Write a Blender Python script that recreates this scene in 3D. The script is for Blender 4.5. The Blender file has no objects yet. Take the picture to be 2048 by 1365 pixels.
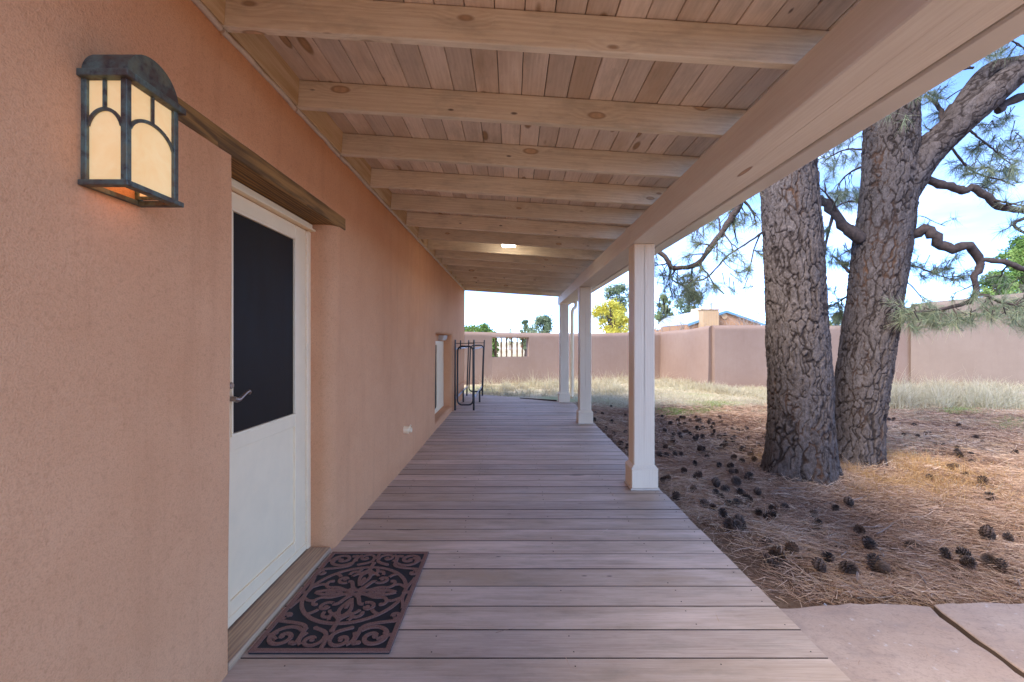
import bpy, bmesh, math, random
import numpy as np
from mathutils import Vector, Matrix

random.seed(7)
RS = np.random.RandomState(7)
scn = bpy.context.scene
COL = scn.collection
PI = math.pi

# ------------------------------------------------------------------ camera, sky, sun
FPX = 905.0
EYE = 1.36
cam_d = bpy.data.cameras.new("camera")
cam = bpy.data.objects.new("camera", cam_d)
COL.objects.link(cam)
cam.location = (0, 0, EYE)
cam.rotation_euler = (math.radians(90), 0, 0)
cam_d.sensor_width = 36
cam_d.lens = 36 * FPX / 2048
cam_d.clip_start = 0.05
cam_d.clip_end = 3000
scn.camera = cam

SUN_EL, SUN_AZ = 44.0, 229.0      # azimuth clockwise from +Y : sun stands behind the house on the left
world = bpy.data.worlds.new("World")
scn.world = world
world.use_nodes = True
wn = world.node_tree
for n in list(wn.nodes):
    wn.nodes.remove(n)
w_out = wn.nodes.new("ShaderNodeOutputWorld")
w_bg = wn.nodes.new("ShaderNodeBackground")
w_sky = wn.nodes.new("ShaderNodeTexSky")
w_sky.sky_type = 'NISHITA'
w_sky.sun_disc = False
w_sky.sun_elevation = math.radians(SUN_EL)
w_sky.sun_rotation = math.radians(SUN_AZ)
w_sky.altitude = 1500
w_sky.air_density = 0.32
w_sky.dust_density = 0.8
w_sky.ozone_density = 5.5
# thin high cloud
w_tc = wn.nodes.new("ShaderNodeTexCoord")
w_map = wn.nodes.new("ShaderNodeMapping")
w_map.inputs['Scale'].default_value = (1.2, 1.2, 5.0)
w_map.inputs['Rotation'].default_value = (0.25, 0.1, 0.4)
w_noi = wn.nodes.new("ShaderNodeTexNoise")
w_noi.inputs['Scale'].default_value = 2.2
w_noi.inputs['Detail'].default_value = 7
w_noi.inputs['Roughness'].default_value = 0.55
w_rmp = wn.nodes.new("ShaderNodeMapRange")
w_rmp.inputs['From Min'].default_value = 0.42
w_rmp.inputs['From Max'].default_value = 0.78
w_rmp.inputs['To Min'].default_value = 0.0
w_rmp.inputs['To Max'].default_value = 0.10
w_mix = wn.nodes.new("ShaderNodeMix")
w_mix.data_type = 'RGBA'
w_mix.inputs['B'].default_value = (9.0, 9.2, 9.4, 1)
wn.links.new(w_tc.outputs['Generated'], w_map.inputs['Vector'])
wn.links.new(w_map.outputs['Vector'], w_noi.inputs['Vector'])
wn.links.new(w_noi.outputs['Fac'], w_rmp.inputs['Value'])
wn.links.new(w_rmp.outputs['Result'], w_mix.inputs['Factor'])
wn.links.new(w_sky.outputs['Color'], w_mix.inputs['A'])
wn.links.new(w_mix.outputs['Result'], w_bg.inputs['Color'])
wn.links.new(w_bg.outputs['Background'], w_out.inputs['Surface'])
w_bg.inputs['Strength'].default_value = 0.15

sun_d = bpy.data.lights.new("sun", 'SUN')
sun_d.energy = 0.95
sun_d.angle = math.radians(28)
sun_d.color = (1.0, 0.95, 0.88)
sun = bpy.data.objects.new("sun", sun_d)
COL.objects.link(sun)
_az, _el = math.radians(SUN_AZ), math.radians(SUN_EL)
sdir = Vector((math.sin(_az) * math.cos(_el), math.cos(_az) * math.cos(_el), math.sin(_el)))
sun.rotation_euler = (-sdir).to_track_quat('-Z', 'Y').to_euler()

scn.view_settings.view_transform = 'Standard'
scn.view_settings.look = 'None'
scn.view_settings.gamma = 1
scn.view_settings.use_curve_mapping = False
scn.view_settings.exposure = 2.98
scn.cycles.max_bounces = 10
scn.cycles.diffuse_bounces = 6
scn.cycles.transparent_max_bounces = 8


# ------------------------------------------------------------------ helpers
def P(px, py, d):
    """photo pixel + distance along the view axis -> point"""
    return Vector(((px - 1024) / FPX * d, d, EYE - (py - 682.5) / FPX * d))


def S(r, g, b):
    def f(c):
        c /= 255.0
        return c / 12.92 if c <= 0.04045 else ((c + 0.055) / 1.055) ** 2.4
    return (f(r), f(g), f(b), 1)


def tag(o, label=None, cat=None, group=None, kind=None):
    if label: o['label'] = label
    if cat: o['category'] = cat
    if group: o['group'] = group
    if kind: o['kind'] = kind
    return o


def link(name, me, mat=None, parent=None):
    o = bpy.data.objects.new(name, me)
    COL.objects.link(o)
    if mat is not None and me is not None and len(me.materials) == 0:
        me.materials.append(mat)
    if parent is not None:
        o.parent = parent
    return o


def empty(name, loc=(0, 0, 0), rot=(0, 0, 0)):
    o = bpy.data.objects.new(name, None)
    COL.objects.link(o)
    o.location = loc
    o.rotation_euler = rot
    o.empty_display_size = 0.1
    return o


def np_mesh(name, V, F, smooth=False, attrs=None):
    """V (n,3); F (m,k) all faces with k corners"""
    me = bpy.data.meshes.new(name)
    V = np.ascontiguousarray(V, dtype=np.float32)
    F = np.ascontiguousarray(F, dtype=np.int32)
    m, k = F.shape
    me.vertices.add(len(V))
    me.vertices.foreach_set('co', V.ravel())
    me.loops.add(m * k)
    me.loops.foreach_set('vertex_index', F.ravel())
    me.polygons.add(m)
    me.polygons.foreach_set('loop_start', np.arange(0, m * k, k, dtype=np.int32))
    if smooth:
        me.polygons.foreach_set('use_smooth', np.ones(m, dtype=bool))
    for nm, (dom, arr) in (attrs or {}).items():
        a = me.attributes.new(nm, 'FLOAT', dom)
        a.data.foreach_set('value', np.ascontiguousarray(arr, dtype=np.float32))
    me.update()
    me.validate()
    return me


class MB:
    def __init__(self):
        self.v = []
        self.f = []

    def box(self, x0, x1, y0, y1, z0, z1):
        b = len(self.v)
        self.v += [(x0, y0, z0), (x1, y0, z0), (x1, y1, z0), (x0, y1, z0),
                   (x0, y0, z1), (x1, y0, z1), (x1, y1, z1), (x0, y1, z1)]
        self.f += [(b, b+3, b+2, b+1), (b+4, b+5, b+6, b+7), (b, b+1, b+5, b+4),
                   (b+1, b+2, b+6, b+5), (b+2, b+3, b+7, b+6), (b+3, b, b+4, b+7)]
        return self

    def prism(self, poly, z0, z1, axis='z'):
        """poly: list of 2D points ccw, extruded along axis"""
        b = len(self.v)
        n = len(poly)
        for z in (z0, z1):
            for p in poly:
                if axis == 'z': self.v.append((p[0], p[1], z))
                elif axis == 'y': self.v.append((p[0], z, p[1]))
                else: self.v.append((z, p[0], p[1]))
        self.f.append(tuple(b + i for i in reversed(range(n))))
        self.f.append(tuple(b + n + i for i in range(n)))
        for i in range(n):
            j = (i + 1) % n
            self.f.append((b + i, b + j, b + n + j, b + n + i))
        return self

    def tube(self, pts, rad, seg=8, cap=True):
        pts = [Vector(p) for p in pts]
        if not hasattr(rad, '__len__'): rad = [rad] * len(pts)
        b = len(self.v)
        n = len(pts)
        ref = None
        for i, p in enumerate(pts):
            t = (pts[min(i+1, n-1)] - pts[max(i-1, 0)])
            if t.length < 1e-9: t = Vector((0, 0, 1))
            t.normalize()
            if ref is None:
                ref = Vector((1, 0, 0)) if abs(t.x) < 0.8 else Vector((0, 1, 0))
            a = (ref - t * ref.dot(t)).normalized()
            ref = a
            c = t.cross(a)
            for k in range(seg):
                w = 2 * PI * k / seg
                self.v.append(tuple(p + a * (rad[i] * math.cos(w)) + c * (rad[i] * math.sin(w))))
        for i in range(n - 1):
            for k in range(seg):
                k2 = (k + 1) % seg
                self.f.append((b+i*seg+k, b+i*seg+k2, b+(i+1)*seg+k2, b+(i+1)*seg+k))
        if cap:
            self.f.append(tuple(b + k for k in reversed(range(seg))))
            self.f.append(tuple(b + (n-1)*seg + k for k in range(seg)))
        return self

    def mesh(self, name, bevel=0, smooth=None, segs=1):
        me = bpy.data.meshes.new(name)
        me.from_pydata(self.v, [], self.f)
        if bevel > 0:
            bm = bmesh.new()
            bm.from_mesh(me)
            es = [e for e in bm.edges if len(e.link_faces) == 2 and e.calc_face_angle(0) > 0.5]
            bmesh.ops.bevel(bm, geom=es, offset=bevel, segments=segs, affect='EDGES', profile=0.5)
            bm.to_mesh(me)
            bm.free()
        if smooth is not None:
            me.polygons.foreach_set('use_smooth', [True] * len(me.polygons))
            me.set_sharp_from_angle(angle=math.radians(smooth))
        me.update()
        return me

    def build(self, name, mat, parent=None, bevel=0, smooth=None, segs=1):
        return link(name, self.mesh(name, bevel, smooth, segs), mat, parent)


def rnd_unit(n):
    v = RS.normal(size=(n, 3))
    return v / np.linalg.norm(v, axis=1)[:, None]


def strand_mesh(name, base, direc, length, width, bend, segs=2, rnd=None, flat=None):
    """ribbons: base (n,3), direction (n,3), bend (n,3) added as L*t^2"""
    n = len(base)
    side = np.cross(direc, rnd_unit(n) if flat is None else flat)
    side /= (np.linalg.norm(side, axis=1)[:, None] + 1e-9)
    V = np.zeros((n, (segs + 1) * 2, 3), dtype=np.float32)
    for i in range(segs + 1):
        t = i / segs
        c = base + direc * (length * t)[:, None] + bend * (length * t * t)[:, None]
        w = (width * (1 - 0.75 * t) * 0.5)[:, None]
        V[:, 2*i] = c - side * w
        V[:, 2*i+1] = c + side * w
    F = np.zeros((n, segs, 4), dtype=np.int32)
    off = (np.arange(n) * (segs + 1) * 2)[:, None]
    for i in range(segs):
        F[:, i, :] = off + np.array([2*i, 2*i+1, 2*i+3, 2*i+2])[None, :]
    if rnd is None: rnd = RS.rand(n)
    return np_mesh(name, V.reshape(-1, 3), F.reshape(-1, 4),
                   attrs={'rnd': ('FACE', np.repeat(rnd, segs))})


# value noise in numpy ------------------------------------------------
def _hash3(ix, iy, iz, seed=0):
    h = (ix.astype(np.int64) * 374761393 + iy.astype(np.int64) * 668265263
         + iz.astype(np.int64) * 2147483647 + seed * 974711) & 0xffffffff
    h = ((h ^ (h >> 13)) * 1274126177) & 0xffffffff
    h = h ^ (h >> 16)
    h = (h * 2246822519) & 0xffffffff
    return ((h ^ (h >> 15)) & 0xffffff) / float(0xffffff)


def vnoise(p, seed=0):
    i = np.floor(p).astype(np.int64)
    f = p - i
    u = f * f * (3 - 2 * f)
    r = 0
    for dx in (0, 1):
        for dy in (0, 1):
            for dz in (0, 1):
                w = ((u[:, 0] if dx else 1 - u[:, 0]) * (u[:, 1] if dy else 1 - u[:, 1])
                     * (u[:, 2] if dz else 1 - u[:, 2]))
                r = r + w * _hash3(i[:, 0] + dx, i[:, 1] + dy, i[:, 2] + dz, seed)
    return r


def fbm(p, oct=3, seed=0):
    r, a, s = 0, 0.5, 1.0
    for k in range(oct):
        r = r + a * (vnoise(p * s, seed + k) - 0.5)
        a *= 0.5
        s *= 2.03
    return r


def voronoi(p, seed=0):
    """returns F1, F2, cell random"""
    i = np.floor(p).astype(np.int64)
    n = len(p)
    F1 = np.full(n, 9.0)
    F2 = np.full(n, 9.0)
    R = np.zeros(n)
    for dx in (-1, 0, 1):
        for dy in (-1, 0, 1):
            for dz in (-1, 0, 1):
                c = i + np.array([dx, dy, dz])
                q = c + np.stack([_hash3(c[:, 0], c[:, 1], c[:, 2], seed + k) for k in (1, 2, 3)], 1)
                d = np.sqrt(((q - p) ** 2).sum(1))
                cr = _hash3(c[:, 0], c[:, 1], c[:, 2], seed + 9)
                m = d < F1
                F2 = np.where(m, F1, np.minimum(F2, d))
                R = np.where(m, cr, R)
                F1 = np.where(m, d, F1)
    return F1, F2, R


# ------------------------------------------------------------------ node materials
class NT:
    def __init__(self, name):
        self.m = bpy.data.materials.new(name)
        self.m.use_nodes = True
        self.t = self.m.node_tree
        for n in list(self.t.nodes): self.t.nodes.remove(n)
        self.out = self.t.nodes.new('ShaderNodeOutputMaterial')
        self.b = self.t.nodes.new('ShaderNodeBsdfPrincipled')
        self.t.links.new(self.b.outputs[0], self.out.inputs[0])

    def n(self, typ, ins=None, **kw):
        nd = self.t.nodes.new('ShaderNode' + typ)
        for k, v in kw.items(): setattr(nd, k, v)
        for k, v in (ins or {}).items(): self.set(nd.inputs[k], v)
        return nd

    def set(self, sock, v):
        if isinstance(v, bpy.types.NodeSocket): self.t.links.new(v, sock)
        elif isinstance(v, bpy.types.Node): self.t.links.new(v.outputs[0], sock)
        else: sock.default_value = v

    def math(self, op, a, b=0.0, clamp=False):
        nd = self.n('Math', {0: a, 1: b}, operation=op)
        nd.use_clamp = clamp
        return nd.outputs[0]

    def rng(self, v, a, b, c=0.0, d=1.0):
        return self.n('MapRange', {'Value': v, 'From Min': a, 'From Max': b, 'To Min': c, 'To Max': d}).outputs[0]

    def mix(self, f, a, b, mode='MIX'):
        nd = self.n('Mix', data_type='RGBA', blend_type=mode)
        self.set(nd.inputs[0], f)
        self.set(nd.inputs[6], a)
        self.set(nd.inputs[7], b)
        return nd.outputs[2]

    def noise(self, vec, scale, detail=4, rough=0.55, dist=0.0):
        return self.n('TexNoise', {'Vector': vec, 'Scale': scale, 'Detail': detail,
                                   'Roughness': rough, 'Distortion': dist}).outputs[0]

    def obj(self):
        return self.n('TexCoord').outputs['Object']

    def mapv(self, vec, scale=(1, 1, 1), loc=(0, 0, 0), rot=(0, 0, 0)):
        return self.n('Mapping', {'Vector': vec, 'Scale': scale, 'Location': loc, 'Rotation': rot}).outputs[0]

    def bump(self, h, strength=0.3, dist=0.01, prev=None):
        nd = self.n('Bump', {'Height': h, 'Strength': strength, 'Distance': dist})
        if prev is not None: self.set(nd.inputs['Normal'], prev)
        return nd.outputs[0]

    def done(self, color=None, rough=None, normal=None, **kw):
        if color is not None: self.set(self.b.inputs['Base Color'], color)
        if rough is not None: self.set(self.b.inputs['Roughness'], rough)
        if normal is not None: self.set(self.b.inputs['Normal'], normal)
        for k, v in kw.items(): self.set(self.b.inputs[k.replace('_', ' ')], v)
        return self.m


def m_wood(name, c_lo, c_hi, c_knot, axis, knots=0.25, grain=1.0, rough=0.7, var=0.25, ksize=0.05,
           stain=None, bump=0.25, rings=0.35, kdens=(1.6, 8.0), mottle=0.0, holes=0.0):
    t = NT(name)
    co = t.obj()
    rnd = t.n('ObjectInfo').outputs['Random']
    off = t.n('CombineXYZ', {0: t.math('MULTIPLY', rnd, 37.0), 1: t.math('MULTIPLY', rnd, 91.0),
                             2: t.math('MULTIPLY', rnd, 53.0)}).outputs[0]
    p = t.n('VectorMath', {0: co, 1: off}, operation='ADD').outputs[0]
    def sc(along, across):
        return tuple(along if a == axis else across for a in 'XYZ')
    # knots : sparse cells
    kv = t.mapv(p, sc(kdens[0], kdens[1]))
    vor = t.n('TexVoronoi', {'Vector': kv, 'Scale': 1.0, 'Randomness': 1.0})
    kd = vor.outputs['Distance']
    sep = t.n('SeparateColor', {0: vor.outputs['Color']})
    present = t.math('LESS_THAN', sep.outputs[0], knots)
    kr = t.rng(sep.outputs[1], 0, 1, ksize * 3.2, ksize * 7.5)
    kn = t.math('DIVIDE', kd, kr)
    kmask = t.math('MULTIPLY', t.rng(kn, 0.75, 1.05, 1, 0), present)
    kring = t.math('MULTIPLY', t.rng(t.math('ABSOLUTE', t.math('SUBTRACT', kn, 0.85)), 0.0, 0.28, 1, 0), present)
    swirl = t.math('MULTIPLY', t.rng(kn, 0.8, 3.0, 1, 0), present)
    # grain stretched along the board, bent round knots
    warp = t.math('MULTIPLY', swirl, 1.6)
    n0 = t.noise(t.mapv(p, sc(0.7, 5.0)), 2.0, 3)
    g1 = t.n('TexWave', {'Vector': t.mapv(p, sc(0.35, 9.0)), 'Scale': 1.6 * grain, 'Distortion': 9.0, 'Detail': 3.0,
                         'Detail Scale': 1.1, 'Detail Roughness': 0.6,
                         'Phase Offset': t.math('MULTIPLY', t.math('ADD', warp, n0), 7.0)},
             wave_type='BANDS', bands_direction={'X': 'Z', 'Y': 'X', 'Z': 'X'}[axis]).outputs[1]
    g2 = t.noise(t.mapv(p, sc(4.0, 120.0)), 1.0 * grain, 6, 0.72)
    g3 = t.noise(t.mapv(p, sc(1.1, 4.0)), 1.3, 4, 0.6)
    f = t.math('ADD', t.math('MULTIPLY', g1, rings), t.math('MULTIPLY', g2, 0.95))
    f = t.math('ADD', f, t.math('MULTIPLY', t.math('SUBTRACT', g3, 0.5), 0.9))
    col = t.mix(t.rng(f, 0.32, 0.92), c_hi, c_lo)
    v = t.rng(rnd, 0, 1, 1 - var, 1 + var * 0.6)
    col = t.mix(1.0, col, t.n('CombineColor', {0: v, 1: v, 2: v}).outputs[0], 'MULTIPLY')
    if stain is not None:
        r2 = t.math('FRACT', t.math('MULTIPLY', rnd, 17.31))
        col = t.mix(t.math('MULTIPLY', t.rng(r2, 0.45, 1.0), t.rng(g3, 0.35, 0.7)), col, stain)
    kc = t.mix(t.noise(t.mapv(p, sc(20, 20)), 2.0, 3), c_knot, tuple(min(1, c * 2.6) for c in c_knot[:3]) + (1,))
    col = t.mix(t.math('MULTIPLY', kmask, 0.85), col, kc)
    col = t.mix(t.math('MULTIPLY', kring, 0.7), col, c_knot)
    if mottle > 0:
        mo = t.noise(t.mapv(p, sc(1.6, 5.0)), 2.4, 5, 0.65)
        col = t.mix(t.math('MULTIPLY', t.rng(mo, 0.50, 0.72), mottle), col, S(112, 104, 82))
        mo2 = t.noise(t.mapv(p, sc(7.0, 26.0)), 2.0, 4, 0.7)
        col = t.mix(t.math('MULTIPLY', t.rng(mo2, 0.56, 0.74), mottle * 0.6), col, c_knot)
    if holes > 0:
        hv = t.n('TexVoronoi', {'Vector': t.mapv(p, sc(4.2, 11.0)), 'Scale': 1.0, 'Randomness': 1.0})
        hs = t.n('SeparateColor', {0: hv.outputs['Color']})
        hm = t.math('MULTIPLY', t.rng(hv.outputs['Distance'], 0.045, 0.09, 1, 0), t.math('LESS_THAN', hs.outputs[2], holes))
        col = t.mix(t.math('MULTIPLY', hm, 0.8), col, S(70, 48, 34))
    h = t.math('ADD', t.math('MULTIPLY', g2, 0.7), t.math('MULTIPLY', g1, 0.4))
    nrm = t.bump(h, bump, 0.004)
    return t.done(col, rough, nrm)


def m_stucco(name, c1, c2, c3, bump=0.5):
    t = NT(name)
    co = t.obj()
    a = t.noise(co, 0.9, 5, 0.6)
    b = t.noise(co, 6.0, 4, 0.6)
    c = t.noise(co, 190.0, 3, 0.6)
    d = t.noise(co, 60.0, 3, 0.6)
    st = t.noise(t.mapv(co, (7, 7, 0.5)), 1.3, 4, 0.65)
    f = t.math('ADD', t.math('MULTIPLY', a, 0.7), t.math('MULTIPLY', b, 0.3))
    col = t.mix(t.rng(f, 0.35, 0.65), c1, c2)
    col = t.mix(t.math('MULTIPLY', t.rng(st, 0.52, 0.75), 0.22), col, c3)
    col = t.mix(t.math('MULTIPLY', t.rng(c, 0.30, 0.55, 1, 0), 0.34), col, c3)
    col = t.mix(t.math('MULTIPLY', t.rng(d, 0.54, 0.72), 0.30), col, c3)
    sp = t.n('TexVoronoi', {'Vector': co, 'Scale': 9.0, 'Randomness': 1.0})
    ss_ = t.n('SeparateColor', {0: sp.outputs['Color']})
    pm = t.math('MULTIPLY', t.rng(sp.outputs['Distance'], 0.03, 0.07, 1, 0), t.math('LESS_THAN', ss_.outputs[0], 0.10))
    col = t.mix(t.math('MULTIPLY', pm, 0.5), col, c3)
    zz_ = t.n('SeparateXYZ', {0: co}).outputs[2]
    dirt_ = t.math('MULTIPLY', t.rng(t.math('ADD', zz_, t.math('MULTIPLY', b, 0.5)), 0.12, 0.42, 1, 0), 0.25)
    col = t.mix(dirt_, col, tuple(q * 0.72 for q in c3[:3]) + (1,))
    n1 = t.bump(b, bump * 0.35, 0.03)
    n2 = t.bump(d, bump * 0.45, 0.006, n1)
    n3 = t.bump(c, bump * 1.5, 0.005, n2)
    return t.done(col, 0.92, n3, Specular_IOR_Level=0.15)


def m_flat(name, col, rough=0.5, metal=0.0, noise_amt=0.12, nscale=8.0, bump=0.05, **kw):
    t = NT(name)
    co = t.obj()
    n = t.noise(co, nscale, 5, 0.6)
    c2 = tuple(max(0, c * (1 - noise_amt * 2)) for c in col[:3]) + (1,)
    c = t.mix(t.rng(n, 0.35, 0.7), col, c2)
    nn = t.bump(t.noise(co, nscale * 14, 3), bump, 0.002)
    return t.done(c, rough, nn, Metallic=metal, **kw)


def m_ramp_attr(name, cols, rough=0.8, trans=0.0, spec=0.2):
    """colour picked by the per-face random attribute, plus noise"""
    t = NT(name)
    at = t.n('Attribute', attribute_name='rnd').outputs['Fac']
    r = t.n('ValToRGB', {'Fac': at})
    e = r.color_ramp.elements
    e[0].position = 0
    e[0].color = cols[0]
    e[1].position = 1
    e[1].color = cols[-1]
    for i, c in enumerate(cols[1:-1]):
        x = e.new((i + 1) / (len(cols) - 1))
        x.color = c
    col = r.outputs[0]
    t.done(col, rough, Specular_IOR_Level=spec)
    if trans > 0:
        tr = t.n('BsdfTranslucent', {'Color': col})
        mx = t.n('MixShader', {0: trans, 1: t.b.outputs[0], 2: tr.outputs[0]})
        t.t.links.new(mx.outputs[0], t.out.inputs[0])
    return t.m


M = {}
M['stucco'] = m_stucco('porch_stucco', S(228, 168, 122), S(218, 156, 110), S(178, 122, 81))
M['adobe'] = m_stucco('yard_stucco', S(146, 124, 110), S(138, 114, 100), S(124, 100, 86), 0.3)
M['adobe2'] = m_stucco('far_stucco', S(132, 116, 104), S(124, 108, 96), S(112, 94, 82), 0.25)
M['deck'] = m_wood('deck_wood', S(166, 138, 116), S(212, 186, 164), S(98, 74, 58), 'X', mottle=0.3, holes=0.35, knots=0.12, rough=0.62, var=0.20, rings=0.15,
                   ksize=0.03, stain=S(178, 150, 120), bump=0.35)
M['rafter'] = m_wood('rafter_wood', S(216, 196, 164), S(244, 230, 204), S(160, 130, 98), 'X', knots=0.55, rough=0.7, var=0.12,
                     ksize=0.026, bump=0.3, rings=0.18, kdens=(3.6, 9.0), mottle=0.28, holes=0.5)
M['ceil'] = m_wood('ceiling_wood', S(214, 190, 164), S(240, 220, 198), S(136, 104, 68), 'Y', knots=0.42, rough=0.75, var=0.17, mottle=0.25, holes=0.3,
                   ksize=0.034, stain=S(196, 166, 134), bump=0.2, rings=0.12, kdens=(2.6, 8.5))
M['block'] = m_wood('blocking_wood', S(196, 160, 112), S(226, 200, 160), S(130, 92, 56), 'Y', knots=0.1, rough=0.7, var=0.1, ksize=0.03)
M['beam'] = m_wood('beam_wood', S(228, 214, 196), S(244, 234, 218), S(140, 108, 82), 'Y', knots=0.10, rough=0.6, var=0.04,
                   ksize=0.025, bump=0.2, rings=0.15)
M['post'] = m_wood('post_wood', S(230, 206, 174), S(242, 220, 188), S(168, 144, 120), 'Z', knots=0.06, rough=0.55, var=0.04,
                   ksize=0.02, bump=0.22, rings=0.12)
M['lintel'] = m_wood('lintel_wood', S(102, 72, 36), S(168, 122, 64), S(56, 38, 20), 'Y', knots=0.2, rough=0.8, var=0.02,
                     ksize=0.04, bump=0.9, rings=0.5)
M['thresh'] = m_wood('threshold_wood', S(150, 120, 96), S(196, 162, 124), S(110, 70, 46), 'Y', knots=0.12, rough=0.7, var=0.02,
                     ksize=0.03, bump=0.3)
M['spindle'] = m_wood('spindle_wood', S(96, 70, 44), S(134, 102, 66), S(70, 46, 22), 'Z', knots=0.05)
M['white'] = m_flat('white_paint', S(250, 222, 178), 0.4, noise_amt=0.03)
M['gutter'] = m_flat('gutter_paint', S(228, 220, 208), 0.3, noise_amt=0.04, nscale=3)
M['trim'] = m_flat('trim_paint', S(216, 198, 176), 0.6, noise_amt=0.1, nscale=6, bump=0.3)
M['black_metal'] = m_flat('black_tube', (0.012, 0.011, 0.011, 1), 0.32, noise_amt=0.1, Coat_Weight=0.3)
M['grey_metal'] = m_flat('galvanised_rail', S(176, 176, 182), 0.4, 0.6)
M['rubber'] = m_flat('mat_rubber', (0.012, 0.012, 0.016, 1), 0.75, noise_amt=0.2)
M['pewter'] = m_flat('pewter_metal', S(170, 152, 138), 0.3, 0.85)
M['gap_shade_grime'] = m_flat('board_edge_shade_grime', S(58, 44, 38), 0.95)  # dirty board edges, darkened so the gap shade sits in the colour
M['stone_side'] = m_flat('stone_edge_soil_shade', S(96, 74, 60), 0.95)  # soil brown with the joint shade painted into the slab sides
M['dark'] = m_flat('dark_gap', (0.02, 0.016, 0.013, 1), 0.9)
M['roofing'] = m_flat('roof_felt', (0.08, 0.075, 0.07, 1), 0.9)

# mat flocking
t = NT('mat_flock')
co = t.obj()
n = t.noise(co, 260, 3)
M['flock'] = t.done(t.mix(t.rng(n, 0.3, 0.7), S(112, 80, 70), S(146, 112, 98)), 0.95, t.bump(n, 0.8, 0.002),
                    Specular_IOR_Level=0.1)

# verdigris copper
t = NT('verdigris_copper')
co = t.obj()
n = t.noise(co, 14, 6, 0.65)
n2 = t.noise(co, 40, 4)
c = t.mix(t.rng(n, 0.38, 0.62), S(88, 70, 58), S(106, 122, 108))
c = t.mix(t.rng(n2, 0.55, 0.72), c, S(66, 54, 50))
c = t.mix(t.math('MULTIPLY', t.rng(t.noise(co, 7, 3), 0.58, 0.7), 0.7), c, S(128, 104, 66))
M['copper'] = t.done(c, 0.55, t.bump(n2, 0.25, 0.002), Metallic=0.35)

# amber art glass, lit from within
t = NT('amber_glass')
co = t.obj()
n = t.noise(co, 9, 4, 0.6, 0.8)
c = t.mix(t.rng(n, 0.35, 0.65), (0.95, 0.62, 0.28, 1), (0.92, 0.50, 0.19, 1))
M['amber'] = t.done(c, 0.25, Emission_Color=(1.0, 0.70, 0.36, 1), Emission_Strength=0.055, Specular_IOR_Level=0.4)
t = NT('led_lens')
M['led'] = t.done((1, 1, 1, 1), 0.4, Emission_Color=(1.0, 0.93, 0.82, 1), Emission_Strength=2.5)

# insect screen / dark glass
t = NT('screen_glass')
co = t.obj()
n = t.noise(t.mapv(co, (4, 4, 0.8)), 3, 5)
M['screen'] = t.done(t.mix(n, (0.010, 0.007, 0.005, 1), (0.030, 0.021, 0.015, 1)), t.rng(n, 0.3, 0.7, 0.45, 0.6),
                     t.bump(t.noise(t.mapv(co, (1, 1, 260)), 1, 1), 0.15, 0.001), Specular_IOR_Level=0.1)
M['glass'] = t.m
# bark
t = NT('pine_bark')
co = t.obj()
cr = t.n('Attribute', attribute_name='crev').outputs['Fac']
cell = t.n('Attribute', attribute_name='cell').outputs['Fac']
n = t.noise(t.mapv(co, (1, 1, 0.5)), 26, 6, 0.7)
n2 = t.noise(t.mapv(co, (1, 1, 0.4)), 110, 4, 0.7)
n3 = t.noise(t.mapv(co, (1, 1, 0.35)), 2.2, 3, 0.6)
plate = t.mix(t.rng(n, 0.32, 0.68), S(62, 54, 50), S(112, 100, 94))
plate = t.mix(t.math('MULTIPLY', t.rng(n2, 0.5, 0.75), 0.45), plate, S(146, 132, 122))
plate = t.mix(t.math('MULTIPLY', t.rng(cell, 0.0, 1.0), 0.35), plate, S(78, 64, 56))
inner = t.mix(t.rng(n3, 0.57, 0.78), S(40, 31, 27), S(110, 74, 48))
c = t.mix(t.math('MULTIPLY', t.rng(cr, 0.02, 0.13, 1, 0), 0.8), plate, inner)
nb = t.bump(n, 0.7, 0.02)
nb = t.bump(n2, 0.7, 0.006, nb)
M['bark'] = t.done(c, 0.95, nb, Specular_IOR_Level=0.1)
M['twig'] = m_flat('branch_bark', S(82, 66, 58), 0.9, noise_amt=0.3, nscale=30, bump=0.6)
M['tan_twig'] = m_flat('bare_twig', S(150, 130, 116), 0.9, noise_amt=0.2, nscale=10)

M['needle_green'] = m_ramp_attr('pine_needles', [S(98, 112, 84), S(132, 144, 112), S(160, 168, 134), S(192, 188, 144)], 0.6, 0.42)
M['litter'] = m_ramp_attr('dry_needles', [S(104, 76, 60), S(152, 116, 94), S(186, 150, 122), S(204, 174, 150), S(180, 144, 104), S(230, 210, 190)], 0.7)
M['straw'] = m_ramp_attr('straw', [S(146, 128, 98), S(184, 170, 138), S(204, 192, 166), S(174, 168, 134), S(220, 212, 190)], 0.8, 0.3)
M['goldstraw'] = m_ramp_attr('golden_straw', [S(128, 92, 58), S(172, 130, 84), S(200, 162, 112), S(152, 108, 68)], 0.8, 0.2)
M['greengrass'] = m_ramp_attr('green_grass', [S(110, 136, 66), S(140, 160, 90), S(168, 176, 112)], 0.8, 0.3)
M['leaf_green'] = m_ramp_attr('leaf_green', [S(66, 92, 46), S(96, 126, 60), S(126, 150, 78), S(154, 170, 98)], 0.6, 0.3)
M['leaf_dark'] = m_ramp_attr('leaf_dark', [S(88, 104, 78), S(118, 132, 100), S(150, 158, 124)], 0.7, 0.2)
M['leaf_pale'] = m_ramp_attr('leaf_pale', [S(110, 128, 78), S(150, 160, 110), S(184, 182, 138)], 0.7, 0.3)
M['leaf_yellow'] = m_ramp_attr('leaf_yellow', [S(150, 146, 50), S(206, 192, 66), S(224, 214, 104), S(132, 144, 70)], 0.6, 0.35)

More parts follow.
